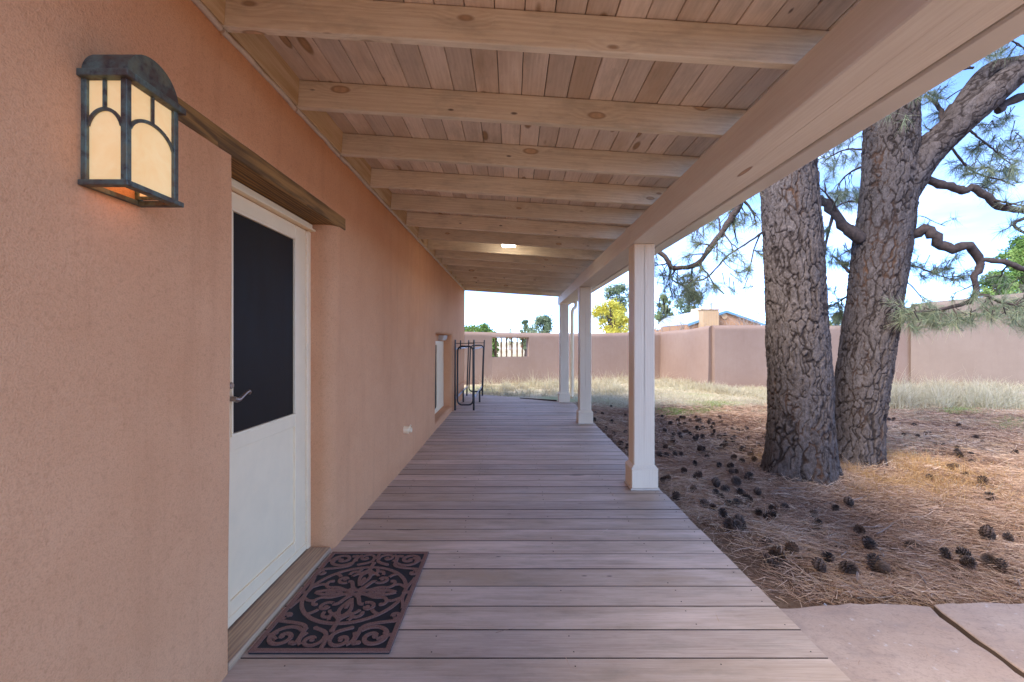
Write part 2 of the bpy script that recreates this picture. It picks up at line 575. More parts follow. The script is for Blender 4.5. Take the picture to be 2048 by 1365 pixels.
# ground
t = NT('ground_earth')
co = t.n('TexCoord').outputs['Object']
sx = t.n('SeparateXYZ', {0: co})
X, Y = sx.outputs[0], sx.outputs[1]
nb_ = t.noise(co, 0.5, 5, 0.6)
nf = t.noise(co, 35, 5, 0.65)
nn_ = t.noise(t.mapv(co, (6, 40, 1), rot=(0, 0, 0.5)), 6, 4, 0.7, 1.0)
nn2 = t.noise(t.mapv(co, (40, 6, 1), rot=(0, 0, 0.3)), 6, 4, 0.7, 1.0)
lit = t.mix(t.rng(t.math('MAXIMUM', nn_, nn2), 0.45, 0.72), S(70, 50, 40), S(140, 108, 88))  # needle streaks; dark tone paints the shade between needles into the ground
dirt = t.mix(t.rng(nf, 0.3, 0.7), S(110, 84, 64), S(150, 122, 98))
grassy = t.mix(t.rng(nf, 0.3, 0.7), S(172, 152, 122), S(208, 194, 166))
grassy = t.mix(t.math('MULTIPLY', t.rng(nb_, 0.5, 0.62), 0.55), grassy, S(138, 150, 92))
far = t.math('ADD', Y, t.math('MULTIPLY', t.math('SUBTRACT', nb_, 0.5), 5.0))
far = t.math('ADD', far, t.math('MULTIPLY', t.math('MAXIMUM', t.math('SUBTRACT', X, 4.0), 0.0), 0.12))
cg = t.mix(t.rng(far, 9.6, 11.6), lit, grassy)
near = t.math('ADD', t.rng(X, 1.40, 1.75, 1, 0), t.rng(Y, 2.2, 2.65, 1, 0), True)
near = t.math('MULTIPLY', near, t.rng(Y, 3.6, 5.0, 1, 0))
cg = t.mix(near, cg, dirt)
M['ground'] = t.done(cg, 0.95, t.bump(t.math('ADD', nf, nn_), 0.6, 0.02), Specular_IOR_Level=0.1)

t = NT('gravel')
co = t.obj()
v = t.n('TexVoronoi', {'Vector': co, 'Scale': 45.0})
M['gravel'] = t.done(t.mix(v.outputs['Color'], S(142, 130, 124), S(186, 176, 168)), 0.9, t.bump(v.outputs['Distance'], 0.8, 0.02))

# flagstone
t = NT('flagstone')
co = t.obj()
a = t.noise(co, 1.6, 6, 0.6)
b = t.noise(t.mapv(co, (1, 1.8, 1)), 7, 5, 0.6, 0.6)
step = t.n('TexNoise', {'Vector': t.mapv(co, (1.5, 3.4, 1), rot=(0, 0, 0.5)), 'Scale': 3.0, 'Detail': 5.0, 'Distortion': 0.8}).outputs[0]
lam = t.math('ABSOLUTE', t.math('SUBTRACT', t.math('FRACT', t.math('MULTIPLY', step, 7.0)), 0.5))
edge = t.rng(lam, 0.0, 0.05, 1, 0)
c = t.mix(t.rng(a, 0.35, 0.65), S(166, 138, 118), S(184, 158, 138))
c = t.mix(t.math('MULTIPLY', t.rng(b, 0.5, 0.7), 0.4), c, S(132, 114, 106))
c = t.mix(t.math('MULTIPLY', edge, 0.35), c, S(108, 84, 70))
c = t.mix(t.math('MULTIPLY', t.rng(t.noise(co, 70, 4, 0.7), 0.5, 0.7), 0.35), c, S(120, 98, 88))
c = t.mix(t.math('MULTIPLY', t.rng(t.noise(co, 22, 3), 0.66, 0.74), 0.6), c, S(196, 186, 178))
h = t.math('ADD', t.math('MULTIPLY', t.math('FLOOR', t.math('MULTIPLY', step, 7.0)), 0.35), t.math('MULTIPLY', b, 0.5))
nb = t.bump(h, 0.55, 0.012)
nb = t.bump(t.noise(co, 120, 4), 0.3, 0.003, nb)
M['flag'] = t.done(c, 0.85, nb)


# ------------------------------------------------------------------ ground and paths
def grid_mesh(name, xs, ys, zf, smooth=True):
    X, Y = np.meshgrid(xs, ys)
    p = np.stack([X.ravel(), Y.ravel(), np.zeros(X.size)], 1)
    p[:, 2] = zf(p[:, 0], p[:, 1])
    nx, ny = len(xs), len(ys)
    i = (np.arange(ny - 1)[:, None] * nx + np.arange(nx - 1)[None, :]).ravel()
    F = np.stack([i, i + 1, i + 1 + nx, i + nx], 1)
    return np_mesh(name, p, F, smooth)


def ground_z(x, y):
    x = np.asarray(x, dtype=float)
    y = np.asarray(y, dtype=float)
    p = np.stack([x * 1.6, y * 1.6, np.zeros_like(x)], 1)
    n = fbm(p, 3, 3)
    p2 = np.stack([x * 6, y * 6, np.zeros_like(x)], 1)
    n2 = fbm(p2, 2, 8)
    z = -0.115 + 0.05 * n + 0.018 * n2
    r1 = np.hypot(x - 3.02, y - 4.75)
    r2 = np.hypot(x - 3.98, y - 5.3)
    z += 0.045 * np.exp(-(r1 / 0.75) ** 2) + 0.035 * np.exp(-(r2 / 0.7) ** 2)
    k = np.clip((x - 1.38) / 0.5, 0, 1) * np.clip((y - 2.3) / 0.35, 0, 1)
    kk = np.clip((1.38 - x) / 0.05, 0, 1)
    z = z * (0.35 + 0.65 * k) - 0.10 * (1 - k) * 0.6
    far = np.clip((np.hypot(x, y) - 24) / 20, 0, 1)
    z = z * (1 - far) + (-0.12) * far
    z = np.where((x < 1.42) | ((y < 2.34)), np.minimum(z, -0.115), z)
    return z


xs = np.unique(np.concatenate([np.linspace(-900, -20, 12), np.linspace(-20, 1.2, 16), np.arange(1.2, 12, 0.07),
                               np.arange(12, 30, 1.0), np.linspace(30, 900, 12)]))
ys = np.unique(np.concatenate([np.linspace(-300, -4, 8), np.arange(-4, 1.8, 0.5), np.arange(1.8, 13, 0.07),
                               np.arange(13, 30, 0.6), np.linspace(30, 900, 20)]))
g = link('ground', grid_mesh('ground', xs, ys, ground_z), M['ground'])
tag(g, kind='structure')


def poly_sheet(name, pts, z, mat, kind='structure', zf=None):
    b = MB()
    b.v = [(p[0], p[1], z) for p in pts]
    b.f = [tuple(range(len(pts)))]
    return tag(b.build(name, mat), kind=kind)


# gravel drive in front of the far right wall, and the pale road far beyond the courtyard
poly_sheet('gravel_path', [(9.6, 12.3), (13.2, 10.2), (19, 6.5), (19.5, 9.5), (14.5, 13.1), (12.2, 13.9), (10.4, 13.6)], -0.075, M['gravel'])
M['road'] = m_flat('pale_road', S(196, 184, 168), 0.9)
poly_sheet('road', [(-120, 84), (160, 84), (160, 100), (-120, 100)], -0.112, M['road'])

# flagstones
flags = tag(empty('flagstone_path', (1.37, 1.2, -0.09)), kind='structure')
stones = [
    [(1.372, 2.375), (1.50, 2.372), (1.66, 2.398), (1.80, 2.410), (1.95, 2.405), (2.10, 2.408), (2.195, 2.385),
     (2.175, 2.30), (2.165, 2.20), (2.150, 2.10), (2.140, 1.98), (2.125, 1.85), (2.12, 1.6), (2.10, 1.3), (2.09, 0.95),
     (1.8, 0.93), (1.372, 0.96)],
    [(2.225, 2.395), (2.45, 2.405), (2.70, 2.40), (2.95, 2.405), (3.2, 2.36), (3.35, 2.1), (3.36, 1.6), (3.3, 1.1),
     (2.7, 1.02), (2.11, 1.0), (2.128, 1.4), (2.145, 1.75), (2.155, 1.95), (2.172, 2.10), (2.188, 2.22), (2.203, 2.32)],
    [(1.372, 0.92), (2.06, 0.90), (2.3, 0.5), (2.1, -0.4), (1.372, -0.5)],
    [(2.1, 0.96), (3.3, 1.05), (3.6, 0.3), (3.2, -0.6), (2.16, -0.42), (2.35, 0.5)],
    [(3.40, 2.3), (4.3, 2.35), (4.9, 1.7), (4.5, 0.9), (3.36, 1.05), (3.41, 1.6)],
]
for s in stones:
    # densify and roughen the outline
    pts = []
    for i in range(len(s)):
        a, b_ = s[i], s[(i + 1) % len(s)]
        L = math.dist(a, b_)
        k = max(1, int(L / 0.06))
        for j in range(k):
            q = j / k
            jit = 0 if (a[0] < 1.38 and b_[0] < 1.38) else 0.009
            pts.append((a[0] + (b_[0]-a[0])*q + random.uniform(-jit, jit), a[1] + (b_[1]-a[1])*q + random.uniform(-jit, jit)))
    if sum(pts[i][0]*pts[(i+1) % len(pts)][1] - pts[(i+1) % len(pts)][0]*pts[i][1] for i in range(len(pts))) < 0:
        pts.reverse()
    mb = MB()
    o0 = flags.location
    mb.prism([(p[0]-o0.x, p[1]-o0.y) for p in pts], -0.03, 0.058 + random.uniform(-.006, .004))
    o = mb.build('flagstone', M['flag'], flags, bevel=0.006, segs=2)
    o.data.materials.append(M['stone_side'])
    for pl in o.data.polygons:
        if pl.normal.z < 0.35: pl.material_index = 1

# ------------------------------------------------------------------ deck
deck = tag(empty('porch_deck', (0, 0, 0)), kind='structure')
PITCH, GAP = 0.1904, 0.0054
Y0 = 1.942


def deck_end_y(x):      # skewed far edge
    return 10.10 + (1.36 - x) * (11.75 - 10.10) / (1.36 + 1.17)


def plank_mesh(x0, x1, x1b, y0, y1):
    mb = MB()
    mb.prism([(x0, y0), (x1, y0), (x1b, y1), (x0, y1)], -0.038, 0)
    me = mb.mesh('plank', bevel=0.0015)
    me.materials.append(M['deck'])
    me.materials.append(M['gap_shade_grime'])
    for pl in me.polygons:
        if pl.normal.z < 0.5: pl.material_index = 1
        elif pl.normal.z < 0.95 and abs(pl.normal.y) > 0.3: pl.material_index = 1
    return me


full = None
k = -16
while True:
    ya = Y0 + k * PITCH
    yb = ya + PITCH - GAP
    if ya > 11.75: break
    xe0 = min(1.36, 1.36 - (ya - 10.10) * 2.53 / 1.65)
    xe1 = min(1.36, 1.36 - (yb - 10.10) * 2.53 / 1.65)
    x0 = -1.35 if ya < 11 else -1.17
    if xe1 >= 1.36:
        if full is None:
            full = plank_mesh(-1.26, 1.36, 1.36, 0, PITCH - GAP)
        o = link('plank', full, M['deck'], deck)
        o.location = (random.uniform(-.004, .004), ya, random.uniform(-.0012, .0012))
    elif xe0 > -1.0:
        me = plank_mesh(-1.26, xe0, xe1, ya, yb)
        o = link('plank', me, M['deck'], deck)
    k += 1
mb = MB()
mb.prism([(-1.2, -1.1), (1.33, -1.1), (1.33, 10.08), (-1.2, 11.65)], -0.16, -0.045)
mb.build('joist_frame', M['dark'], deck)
# nail heads: joined into one part
mb = MB()
for kk in range(-10, 45):
    ya = Y0 + kk * PITCH
    for xj in (-0.95, -0.34, 0.27, 0.88, 1.30):
        for dy in (0.035, 0.145):
            if ya > 9.5 or random.random() < .35: continue
            x = xj + random.uniform(-.012, .012)
            y = ya + dy + random.uniform(-.006, .006)
            r = 0.0034
            mb.prism([(x + r*math.cos(a), y + r*math.sin(a)) for a in np.linspace(0, 2*PI, 7)[:-1]], -0.001, 0.0016)
tag(mb.build('nail_heads', M['dark'], deck), kind='stuff')
# black bar added to stand for the shaded gap at the far edge
o = MB().tube([P(1040, 797, 10.75), P(1113, 801.5, 10.22)], [0.016, 0.018], 6).build('edge_gap_bar', M['black_metal'])
tag(o, 'thin black bar standing in for the shaded gap along the far edge of the deck by the last white post', 'dark bar')

# ------------------------------------------------------------------ house with porch wall
house = tag(empty('adobe_house', (-1.16, 2.4, -0.1)), 'terracotta stucco adobe house with white screen door under the porch', 'house')
WX = -1.16


def put(o, parent):
    """child whose mesh is in world coordinates"""
    o.parent = parent
    o.matrix_parent_inverse = parent.matrix_basis.inverted()
    return o


def dense(a, b, centers, coarse, fine=0.008, span=0.12):
    g = list(np.arange(a, b, coarse)) + [b]
    for c in centers:
        g += [c - 0.0015, c + 0.0015]
        g += list(c + np.arange(-span, span, fine))
    g = np.unique(np.round(np.array([q for q in g if a <= q <= b]), 4))
    return g


OPEN = [  # y0 y1 z0 z1 depth Ry0 Ry1 Rz0 Rz1
    (1.855, 2.925, -0.5, 2.118, 0.22, 0.012, 0.085, 0.01, 0.012),
    (6.86, 8.78, 0.10, 1.475, 0.20, 0.06, 0.06, 0.05, 0.05),
]
ysw = dense(-2.2, 11.04, [1.855, 2.925, 6.86, 8.78, 11.0], 0.10)
zsw = dense(-0.12, 2.66, [2.118, 0.10, 1.475], 0.10)
Yg, Zg = np.meshgrid(ysw, zsw)
y, z = Yg.ravel(), Zg.ravel()
drop = np.zeros_like(y)
for (y0, y1, z0, z1, dep, a, b, c, d) in OPEN:
    ss = np.stack([y - y0, y1 - y, z - z0, z1 - z], 1)
    RR = np.array([a, b, c, d])
    s = ss.min(1)
    R = RR[ss.argmin(1)]
    ins = s > 0
    q = np.clip(s + R, 0, R)
    bn = R - np.sqrt(np.maximum(R * R - q * q, 0))
    drop = np.maximum(drop, np.where(ins, dep, np.where(s > -R, bn, 0)))
R = 0.09
q = np.clip(y - (11.03 - R), 0, R)
drop = np.maximum(drop, R - np.sqrt(np.maximum(R*R - q*q, 0)))
drop = np.where(y > 11.031, 0.6, drop)
und = fbm(np.stack([y * 0.9, z * 0.9, y * 0], 1), 3, 5) * 0.022 + fbm(np.stack([y * 5, z * 5, y * 0], 1), 2, 6) * 0.004
lf = np.clip((np.abs(y - 2.28) - 0.95) / 0.3, 0, 1)
lf = np.maximum(lf, np.clip((np.abs(z - 2.165) - 0.08) / 0.15, 0, 1))
x = WX - drop + und * (0.12 + 0.88 * lf) * (drop < 0.15) + 0.018 * np.clip(z / 2.6, 0, 1)
x += 0.0
ny, nz = len(ysw), len(zsw)
i = (np.arange(nz - 1)[:, None] * ny + np.arange(ny - 1)[None, :]).ravel()
F = np.stack([i, i + 1, i + 1 + ny, i + ny], 1)
me = np_mesh('wall', np.stack([x, y, z], 1), F, True)
me.set_sharp_from_angle(angle=math.radians(45))
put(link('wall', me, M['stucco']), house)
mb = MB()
mb.box(-9, -1.42, -6.0, 11.02, -0.2, 3.05)
put(mb.build('house_body', M['stucco'], bevel=0.05, segs=3), house)

# rough lintel over the door: uneven faces
nyl = 90
L = np.linspace(1.47, 3.10, nyl)
sec = [(-1.46, 2.1135), (-1.149, 2.1135), (-1.1412, 2.120), (-1.1400, 2.155), (-1.1412, 2.192), (-1.149, 2.200), (-1.46, 2.200)]
V = []
for j, yy in enumerate(L):
    for kq, (xx, zz) in enumerate(sec):
        e = 0.004 * (vnoise(np.array([[yy * 9, kq * 3.1, 0.5]]), 4)[0] - 0.5)
        w = 0.014 * (vnoise(np.array([[yy * 1.3, kq * 0.4, 2.5]]), 14)[0] - 0.5)
        V.append((xx + (e if kq in (1, 2, 3, 4, 5) else 0), yy, zz + (w + e if kq >= 4 else 0)))
V = np.array(V)
ns = len(sec)
F = []
for j in range(nyl - 1):
    for kq in range(ns):
        k2 = (kq + 1) % ns
        F.append((j*ns + kq, (j+1)*ns + kq, (j+1)*ns + k2, j*ns + k2))
me = bpy.data.meshes.new('lintel')
me.from_pydata([tuple(v) for v in V], [], F + [tuple(range(ns)), tuple((nyl-1)*ns + q for q in reversed(range(ns)))])
me.update()
put(link('lintel', me, M['lintel']), house)
put(MB().box(-1.34, -1.165, 1.862, 2.915, -0.03, 0.034).build('threshold', M['thresh'], bevel=0.006, segs=2), house)

# storm door -----------------------------------------------------
DX = -1.305
door = put(empty('storm_door', (DX, 2.43, 0.04)), house)
door.matrix_world = Matrix.Translation((0, 0, 0))


def sub(o, par):
    bpy.context.view_layer.update()
    o.parent = par
    o.matrix_parent_inverse = par.matrix_world.inverted()
    return o


bpy.context.view_layer.update()
# frame round the door
mb = MB()
mb.box(DX - 0.10, DX + 0.012, 1.87, 1.968, 0.03, 2.105)
mb.box(DX - 0.10, DX + 0.004, 2.885, 2.93, 0.03, 2.062)
mb.box(DX - 0.10, DX + 0.022, 1.968, 2.912, 2.078, 2.108)
mb.box(DX - 0.10, DX + 0.036, 1.969, 2.935, 2.064, 2.0775)
sub(mb.build('door_frame', M['white'], bevel=0.003), door)
# leaf : stiles and rails round the screen
mb = MB()
t0, t1 = DX - 0.035, DX
mb.box(t0, t1, 1.972, 2.10, 0.042, 2.060)
mb.box(t0, t1, 2.728, 2.862, 0.042, 2.060)
mb.box(t0, t1 - 0.0005, 2.10, 2.728, 1.985, 2.060)
mb.box(t0, t1 - 0.0005, 2.10, 2.728, 0.845, 0.912)
mb.box(t0, t1 - 0.0005, 2.10, 2.728, 0.042, 0.150)
sub(mb.build('door_leaf', M['white'], bevel=0.004, segs=2), door)
sub(MB().box(t0 + 0.004, t1 - 0.012, 2.09, 2.755, 0.14, 0.85).build('lower_panel', M['white']), door)
mb = MB()
for (a, b_, c_, d_) in ((2.100, 2.728, 1.968, 1.985), (2.100, 2.728, 0.912, 0.926)):
    mb.box(t1 - 0.01, t1 + 0.006, a, b_, c_, d_)
mb.box(t1 - 0.01, t1 + 0.006, 2.100, 2.112, 0.926, 1.968)
mb.box(t1 - 0.01, t1 + 0.006, 2.712, 2.728, 0.926, 1.968)
sub(mb.build('screen_bead', M['white'], bevel=0.003, segs=2), door)
sub(MB().box(t0 + 0.01, t1 - 0.008, 2.098, 2.730, 0.908, 1.99).build('screen', M['screen']), door)
# kick-rail line
sub(MB().box(t1 - 0.002, t1 + 0.006, 1.972, 2.86, 0.042, 0.085).build('kick_rail', M['white'], bevel=0.003), door)
# piano hinge with knuckles
mb = MB()
mb.box(DX - 0.02, DX + 0.001, 2.8635, 2.884, 0.042, 2.055)
zz = 0.05
while zz < 2.02:
    mb.tube([(DX + 0.004, 2.874, zz), (DX + 0.004, 2.874, zz + 0.034)], 0.0058, 8)
    zz += 0.042
sub(mb.build('hinge', M['white']), door)
# handle set
mb = MB()
mb.box(DX + 0.0005, DX + 0.008, 2.022, 2.066, 0.975, 1.245)
plate = sub(mb.build('handle_plate', M['pewter'], bevel=0.004, segs=2), door)
mb = MB()
mb.tube([(DX + 0.006, 2.048, 1.158), (DX + 0.036, 2.048, 1.158)], 0.015, 14)
mb.tube([(DX + 0.0355, 2.048, 1.158), (DX + 0.040, 2.048, 1.158)], [0.0155, 0.0125], 14)
sub(mb.build('deadbolt', M['pewter'], smooth=40), door)
mb = MB()
mb.tube([(DX + 0.006, 2.048, 1.098), (DX + 0.052, 2.048, 1.098)], [0.013, 0.011], 12)
lev = [(DX + 0.052, 2.040, 1.098), (DX + 0.056, 2.055, 1.092), (DX + 0.058, 2.075, 1.094), (DX + 0.058, 2.10, 1.106),
       (DX + 0.058, 2.125, 1.118), (DX + 0.057, 2.148, 1.122), (DX + 0.054, 2.160, 1.116), (DX + 0.050, 2.163, 1.106)]
mb.tube(lev, [0.012, 0.012, 0.009, 0.0075, 0.0075, 0.0085, 0.008, 0.005], 10)
sub(mb.build('lever_handle', M['pewter'], smooth=60), door)

# window in the deep niche at the far end
win = put(empty('window', (0, 0, 0)), house)
bpy.context.view_layer.update()
mb = MB()
mb.box(-1.37, -1.325, 6.9, 6.98, 0.10, 1.36)
mb.box(-1.37, -1.325, 8.02, 8.77, 0.10, 1.36)
mb.box(-1.37, -1.325, 6.98, 8.02, 1.29, 1.36)
mb.box(-1.37, -1.325, 6.98, 8.02, 0.10, 0.18)
sub(mb.build('window_frame', M['white'], bevel=0.006), win)
sub(MB().box(-1.357, -1.348, 6.95, 8.05, 0.15, 1.33).build('pane', M['glass']), win)
mb = MB()
mb.prism([(-1.36, 1.37), (-1.285, 1.37), (-1.27, 1.39), (-1.255, 1.43), (-1.25, 1.47), (-1.36, 1.47)], 8.3, 8.78, 'y')
sub(mb.build('window_head', M['trim'], bevel=0.005), win)

# white pipe stub low on the wall
c0 = Vector((WX + 0.0, 4.86, 0.41))
mb = MB()
mb.tube([c0 + Vector((-0.03, 0, 0)), c0 + Vector((0.055, -0.004, -0.004)), c0 + Vector((0.058, -0.004, -0.004)), c0 + Vector((0.085, -0.004, -0.004))],
        [0.040, 0.040, 0.028, 0.026], 14)
mb.tube([c0 + Vector((0.06, -0.004, 0.02)), c0 + Vector((0.075, -0.01, 0.05))], [0.009, 0.007], 8)
o = mb.build('pipe_stub', M['white'], smooth=40)
tag(o, 'white plastic pipe stub poking out low on the terracotta porch wall', 'pipe fitting')
# small dark conduit on the far wall, behind the rack
o = MB().tube([(WX+.02, 8.75, 0.0), (WX+.022, 8.78, 0.32), (WX+.03, 9.2, 0.42), (WX+.03, 10.9, 0.40)], 0.008, 6).build('wall_cable', M['stucco'])
tag(o, 'thin stucco coloured cable running low along the far end of the porch wall', 'cable')

# ------------------------------------------------------------------ porch roof
RZ, RXO, SLOPE = 2.590, -1.14, math.atan(0.15 / 2.24)
roof = tag(empty('porch_roof', (RXO, 0, RZ)), 'open porch roof of cream rafters and whitewashed boards over the deck', 'porch roof')
ROT = (0, SLOPE, 0)


def roofpart(name, me, mat, loc, rot=ROT):
    o = link(name, me, mat, roof)
    o.location = loc
    o.rotation_euler = rot
    return o


RY = [1.765 + 0.606 * q for q in range(-2, 16)]
raf = MB().box(0, 2.52, 0, 0.040, 0, 0.140).mesh('rafter', bevel=0.004, segs=2)
for yy in RY:
    if yy > 10.9: continue
    roofpart('rafter', raf, M['rafter'], (0, yy, 0))
# last rafter doubled by an end board
blk = MB().box(0.0, 0.019, 0.0005, 0.5655, 0.002, 0.148).mesh('blocking', bevel=0.002)
for yy in RY[:-1]:
    if yy > 10.3: continue
    roofpart('blocking', blk, M['block'], (0.0, yy + 0.040, 0))
# ceiling boards, each row in lengths that butt over a rafter
CW = 0.1185
nrow = 22
cache = {}
y_start, y_end = RY[0] - 0.1, 10.93
for r in range(nrow):
    cuts = [y_start]
    q = random.choice([3, 5, 7, 9])
    while q < len(RY) - 2:
        cuts.append(RY[q] + 0.02)
        q += random.choice([6, 8, 9])
    cuts.append(y_end)
    for a, b_ in zip(cuts[:-1], cuts[1:]):
        Lr = round(b_ - a - 0.002, 3)
        if Lr not in cache:
            mbx = MB().box(0, CW - 0.0035, 0, Lr, 0.1425, 0.160)
            cache[Lr] = mbx.mesh('ceiling_board', bevel=0.0025)
        roofpart('ceiling_board', cache[Lr], M['ceil'], (r * CW * math.cos(SLOPE), a, -r * CW * math.sin(SLOPE) + random.uniform(-.0006, .0006)))
roofpart('roofing', MB().box(-0.3, 2.66, y_start, y_end, 0.163, 0.20).mesh('roofing'), M['roofing'], (0, 0, 0))
roofpart('end_board', MB().box(-0.02, 2.5, 0, 0.02, -0.012, 0.158).mesh('end_board', bevel=0.003), M['rafter'], (0, 10.915, 0))
# rounded trim strip under the rafters along the wall, one short length per bay, slightly sagging
for j, yy in enumerate(RY):
    if yy > 10.5: continue
    pts = []
    for s in np.linspace(0.004, 0.600, 9):
        pts.append((0.004 + random.uniform(-.003, .003), yy + s, -0.014 + 0.006 * math.sin(s / 0.6 * PI) + random.uniform(-.002, .002)))
    me = MB().tube(pts, [0.0125 + random.uniform(-.0015, .0015) for _ in pts], 8).mesh('trim_strip', smooth=60)
    roofpart('trim_strip', me, M['trim'], (0, 0, 0), (0, 0, 0))


def grooved(name, W, H, L, cracks, mat, nseg=60, ch=0.006, taper=None):
    """long timber: local z = length, x = width, y = height. The crack runs in the y=0 face.
    cracks: (x0, z0, z1, width, drift)"""
    V, F = [], []
    for j in range(nseg + 1):
        z = L * j / nseg
        ring = [(0, ch), (0, H - ch), (ch, H), (W - ch, H), (W, H - ch), (W, ch), (W - ch, 0)]
        for (x0, za, zb, w, dr) in sorted(cracks, key=lambda c: -c[0]):
            tt = (z - za) / (zb - za)
            cx = x0 + dr * (min(1, max(0, tt)) - 0.5) + 0.006 * (vnoise(np.array([[z * 7, x0 * 50, 1]]))[0] - 0.5)
            ww = w * max(0.0, math.sin(PI * min(1, max(0, tt)))) ** 0.6 if 0 < tt < 1 else 0
            ww *= 0.5 + vnoise(np.array([[z * 11, x0 * 90, 7]]))[0]
            ww = max(ww, 0.00005)
            ring += [(cx + ww, 0), (cx + ww * 0.3, min(0.012, ww * 6)), (cx - ww * 0.3, min(0.012, ww * 6)), (cx - ww, 0)]
        ring.append((ch, 0))
        V += [(a, b_, z) for a, b_ in ring]
    n = len(ring)
    for j in range(nseg):
        for q in range(n):
            k2 = (q + 1) % n
            F.append((j*n + q, j*n + k2, (j+1)*n + k2, (j+1)*n + q))
    F.append(tuple(range(n)))
    F.append(tuple((nseg*n) + q for q in reversed(range(n))))
    me = bpy.data.meshes.new(name)
    me.from_pydata(V, [], F)
    bm = bmesh.new()
    bm.from_mesh(me)
    bmesh.ops.recalc_face_normals(bm, faces=bm.faces)
    bm.to_mesh(me)
    bm.free()
    me.materials.append(mat)
    return me


def beam_piece(ya, yb, za, zb, cracks, parent):
    """beam running in +Y: bottom face carries cracks"""
    W, H = 0.212, 0.185
    me = grooved('beam', W, H, yb - ya, cracks, M['beamz'])
    o = link('beam', me, None, parent)
    # local z -> world y, local x -> world x, local y -> world z
    ang = math.atan((zb - za) / (yb - ya))
    mtx = Matrix(((1, 0, 0, 0), (0, -math.sin(ang) * 0, math.cos(ang), 0), (0, math.cos(ang), math.sin(ang), 0), (0, 0, 0, 1)))
    mtx = Matrix.Translation((1.100, ya, za)) @ mtx
    bpy.context.view_layer.update()
    o.parent = parent
    o.matrix_parent_inverse = parent.matrix_world.inverted()
    o.matrix_basis = mtx
    return o


M['beamz'] = m_wood('beam_timber', S(228, 214, 196), S(244, 234, 218), S(140, 108, 82), 'Z', knots=0.10, rough=0.6, var=0.03,
                    ksize=0.02, bump=0.2, rings=0.15)
bpy.context.view_layer.update()
beam_piece(0.45, 4.235, 2.254, 2.254, [(0.115, 0.7, 2.0, 0.0012, 0.03), (0.075, 1.95, 2.7, 0.0010, -0.02),
                                        (0.17, 0.2, 1.2, 0.0006, 0.02), (0.04, 2.4, 3.5, 0.0006, 0.01)], roof)
beam_piece(4.238, 7.50, 2.254, 2.247, [(0.10, 0.3, 1.3, 0.0008, 0.04), (0.15, 1.2, 2.8, 0.0007, 0.03)], roof)
beam_piece(7.502, 10.88, 2.247, 2.195, [(0.12, 0.3, 1.8, 0.0008, 0.03)], roof)
# trim board with a wavy edge, fascia, gutter
V, F = [], []
nn = 120
for j in range(nn + 1):
    yy = 0.45 + 10.4 * j / nn
    sag = -0.05 * max(0, (yy - 7.5) / 3.4)
    e = 0.008 * (vnoise(np.array([[yy * 1.6, 0.3, 0.7]]), 3)[0] - 0.5)
    V += [(1.3135, yy, 2.262 + sag), (1.368 + e, yy, 2.263 + sag), (1.368 + e, yy, 2.42 + sag), (1.3135, yy, 2.42 + sag)]
for j in range(nn):
    for q in range(4):
        F.append((j*4 + q, j*4 + (q+1) % 4, (j+1)*4 + (q+1) % 4, (j+1)*4 + q))
F += [(0, 1, 2, 3), (nn*4+3, nn*4+2, nn*4+1, nn*4)]
mb = MB()
mb.v, mb.f = V, F
sub(mb.build('fascia_board', M['beam']), roof)
sub(MB().box(1.378, 1.388, 0.45, 10.9, 2.33, 2.43).build('fascia_backing', M['lintel']), roof)
prof = [(1.396, 2.274), (1.401, 2.264), (1.506, 2.264), (1.516, 2.270), (1.520, 2.300), (1.532, 2.335), (1.545, 2.365), (1.545, 2.378), (1.396, 2.378)]
gut = empty('gutter_run', (0, 0, 0))
gut = None
for (ya, yb) in ((0.45, 3.01), (3.012, 6.9), (6.902, 10.88)):
    mb = MB()
    s0 = 0 if ya < 7 else -0.0
    mb.prism([(p[0], p[1]) for p in prof], ya, yb, 'y')
    sub(mb.build('gutter', M['gutter'], bevel=0.0015), roof)
bpy.context.view_layer.update()

# downspout
pts = [(1.47, 10.45, 2.27), (1.475, 10.44, 2.18), (1.455, 10.42, 2.13), (1.41, 10.36, 2.10), (1.375, 10.30, 2.04), (1.366, 10.28, 1.96),
       (1.366, 10.28, 1.5), (1.364, 10.28, 0.9), (1.362, 10.28, 0.2), (1.355, 10.26, 0.13), (1.33, 10.20, 0.09)]
o = MB().tube(pts, 0.041, 12).build('downspout', M['white'], smooth=60)
tag(o, 'white downspout pipe curving down behind the farthest white post', 'downspout')

# posts ------------------------------------------------------------


def post(x, y, ztop, zbase, cracks, label, w=0.192):
    r = empty('porch_post', (x, y, zbase))
    tag(r, label, 'post', 'white porch posts along the deck edge')
    H = ztop - zbase
    me = grooved('shaft', w, w, H - 0.002, cracks, M['post'], 70, 0.008)
    s = link('shaft', me, None, r)
    s.location = (-w / 2, -w / 2, 0)
    a = w / 2 + 0.024
    mb = MB().box(-a, a, -a, a, 0.018, 0.19)
    mb.build('plinth', M['post'], r, bevel=0.003)
    # bevelled cap of the plinth
    b_ = w / 2 + 0.002
    mb = MB()
    mb.v = [(-a-.004, -a-.004, .191), (a+.004, -a-.004, .191), (a+.004, a+.004, .191), (-a-.004, a+.004, .191),
            (-b_, -b_, .222), (b_, -b_, .222), (b_, b_, .222), (-b_, b_, .222)]
    mb.f = [(0, 3, 2, 1), (4, 5, 6, 7), (0, 1, 5, 4), (1, 2, 6, 5), (2, 3, 7, 6), (3, 0, 4, 7)]
    mb.build('plinth_cap', M['post'], r)
    c = a + 0.012
    MB().box(-c, c, -c, c, 0.0005, 0.0175).build('base_trim', M['trim'], r, bevel=0.003)
    return r


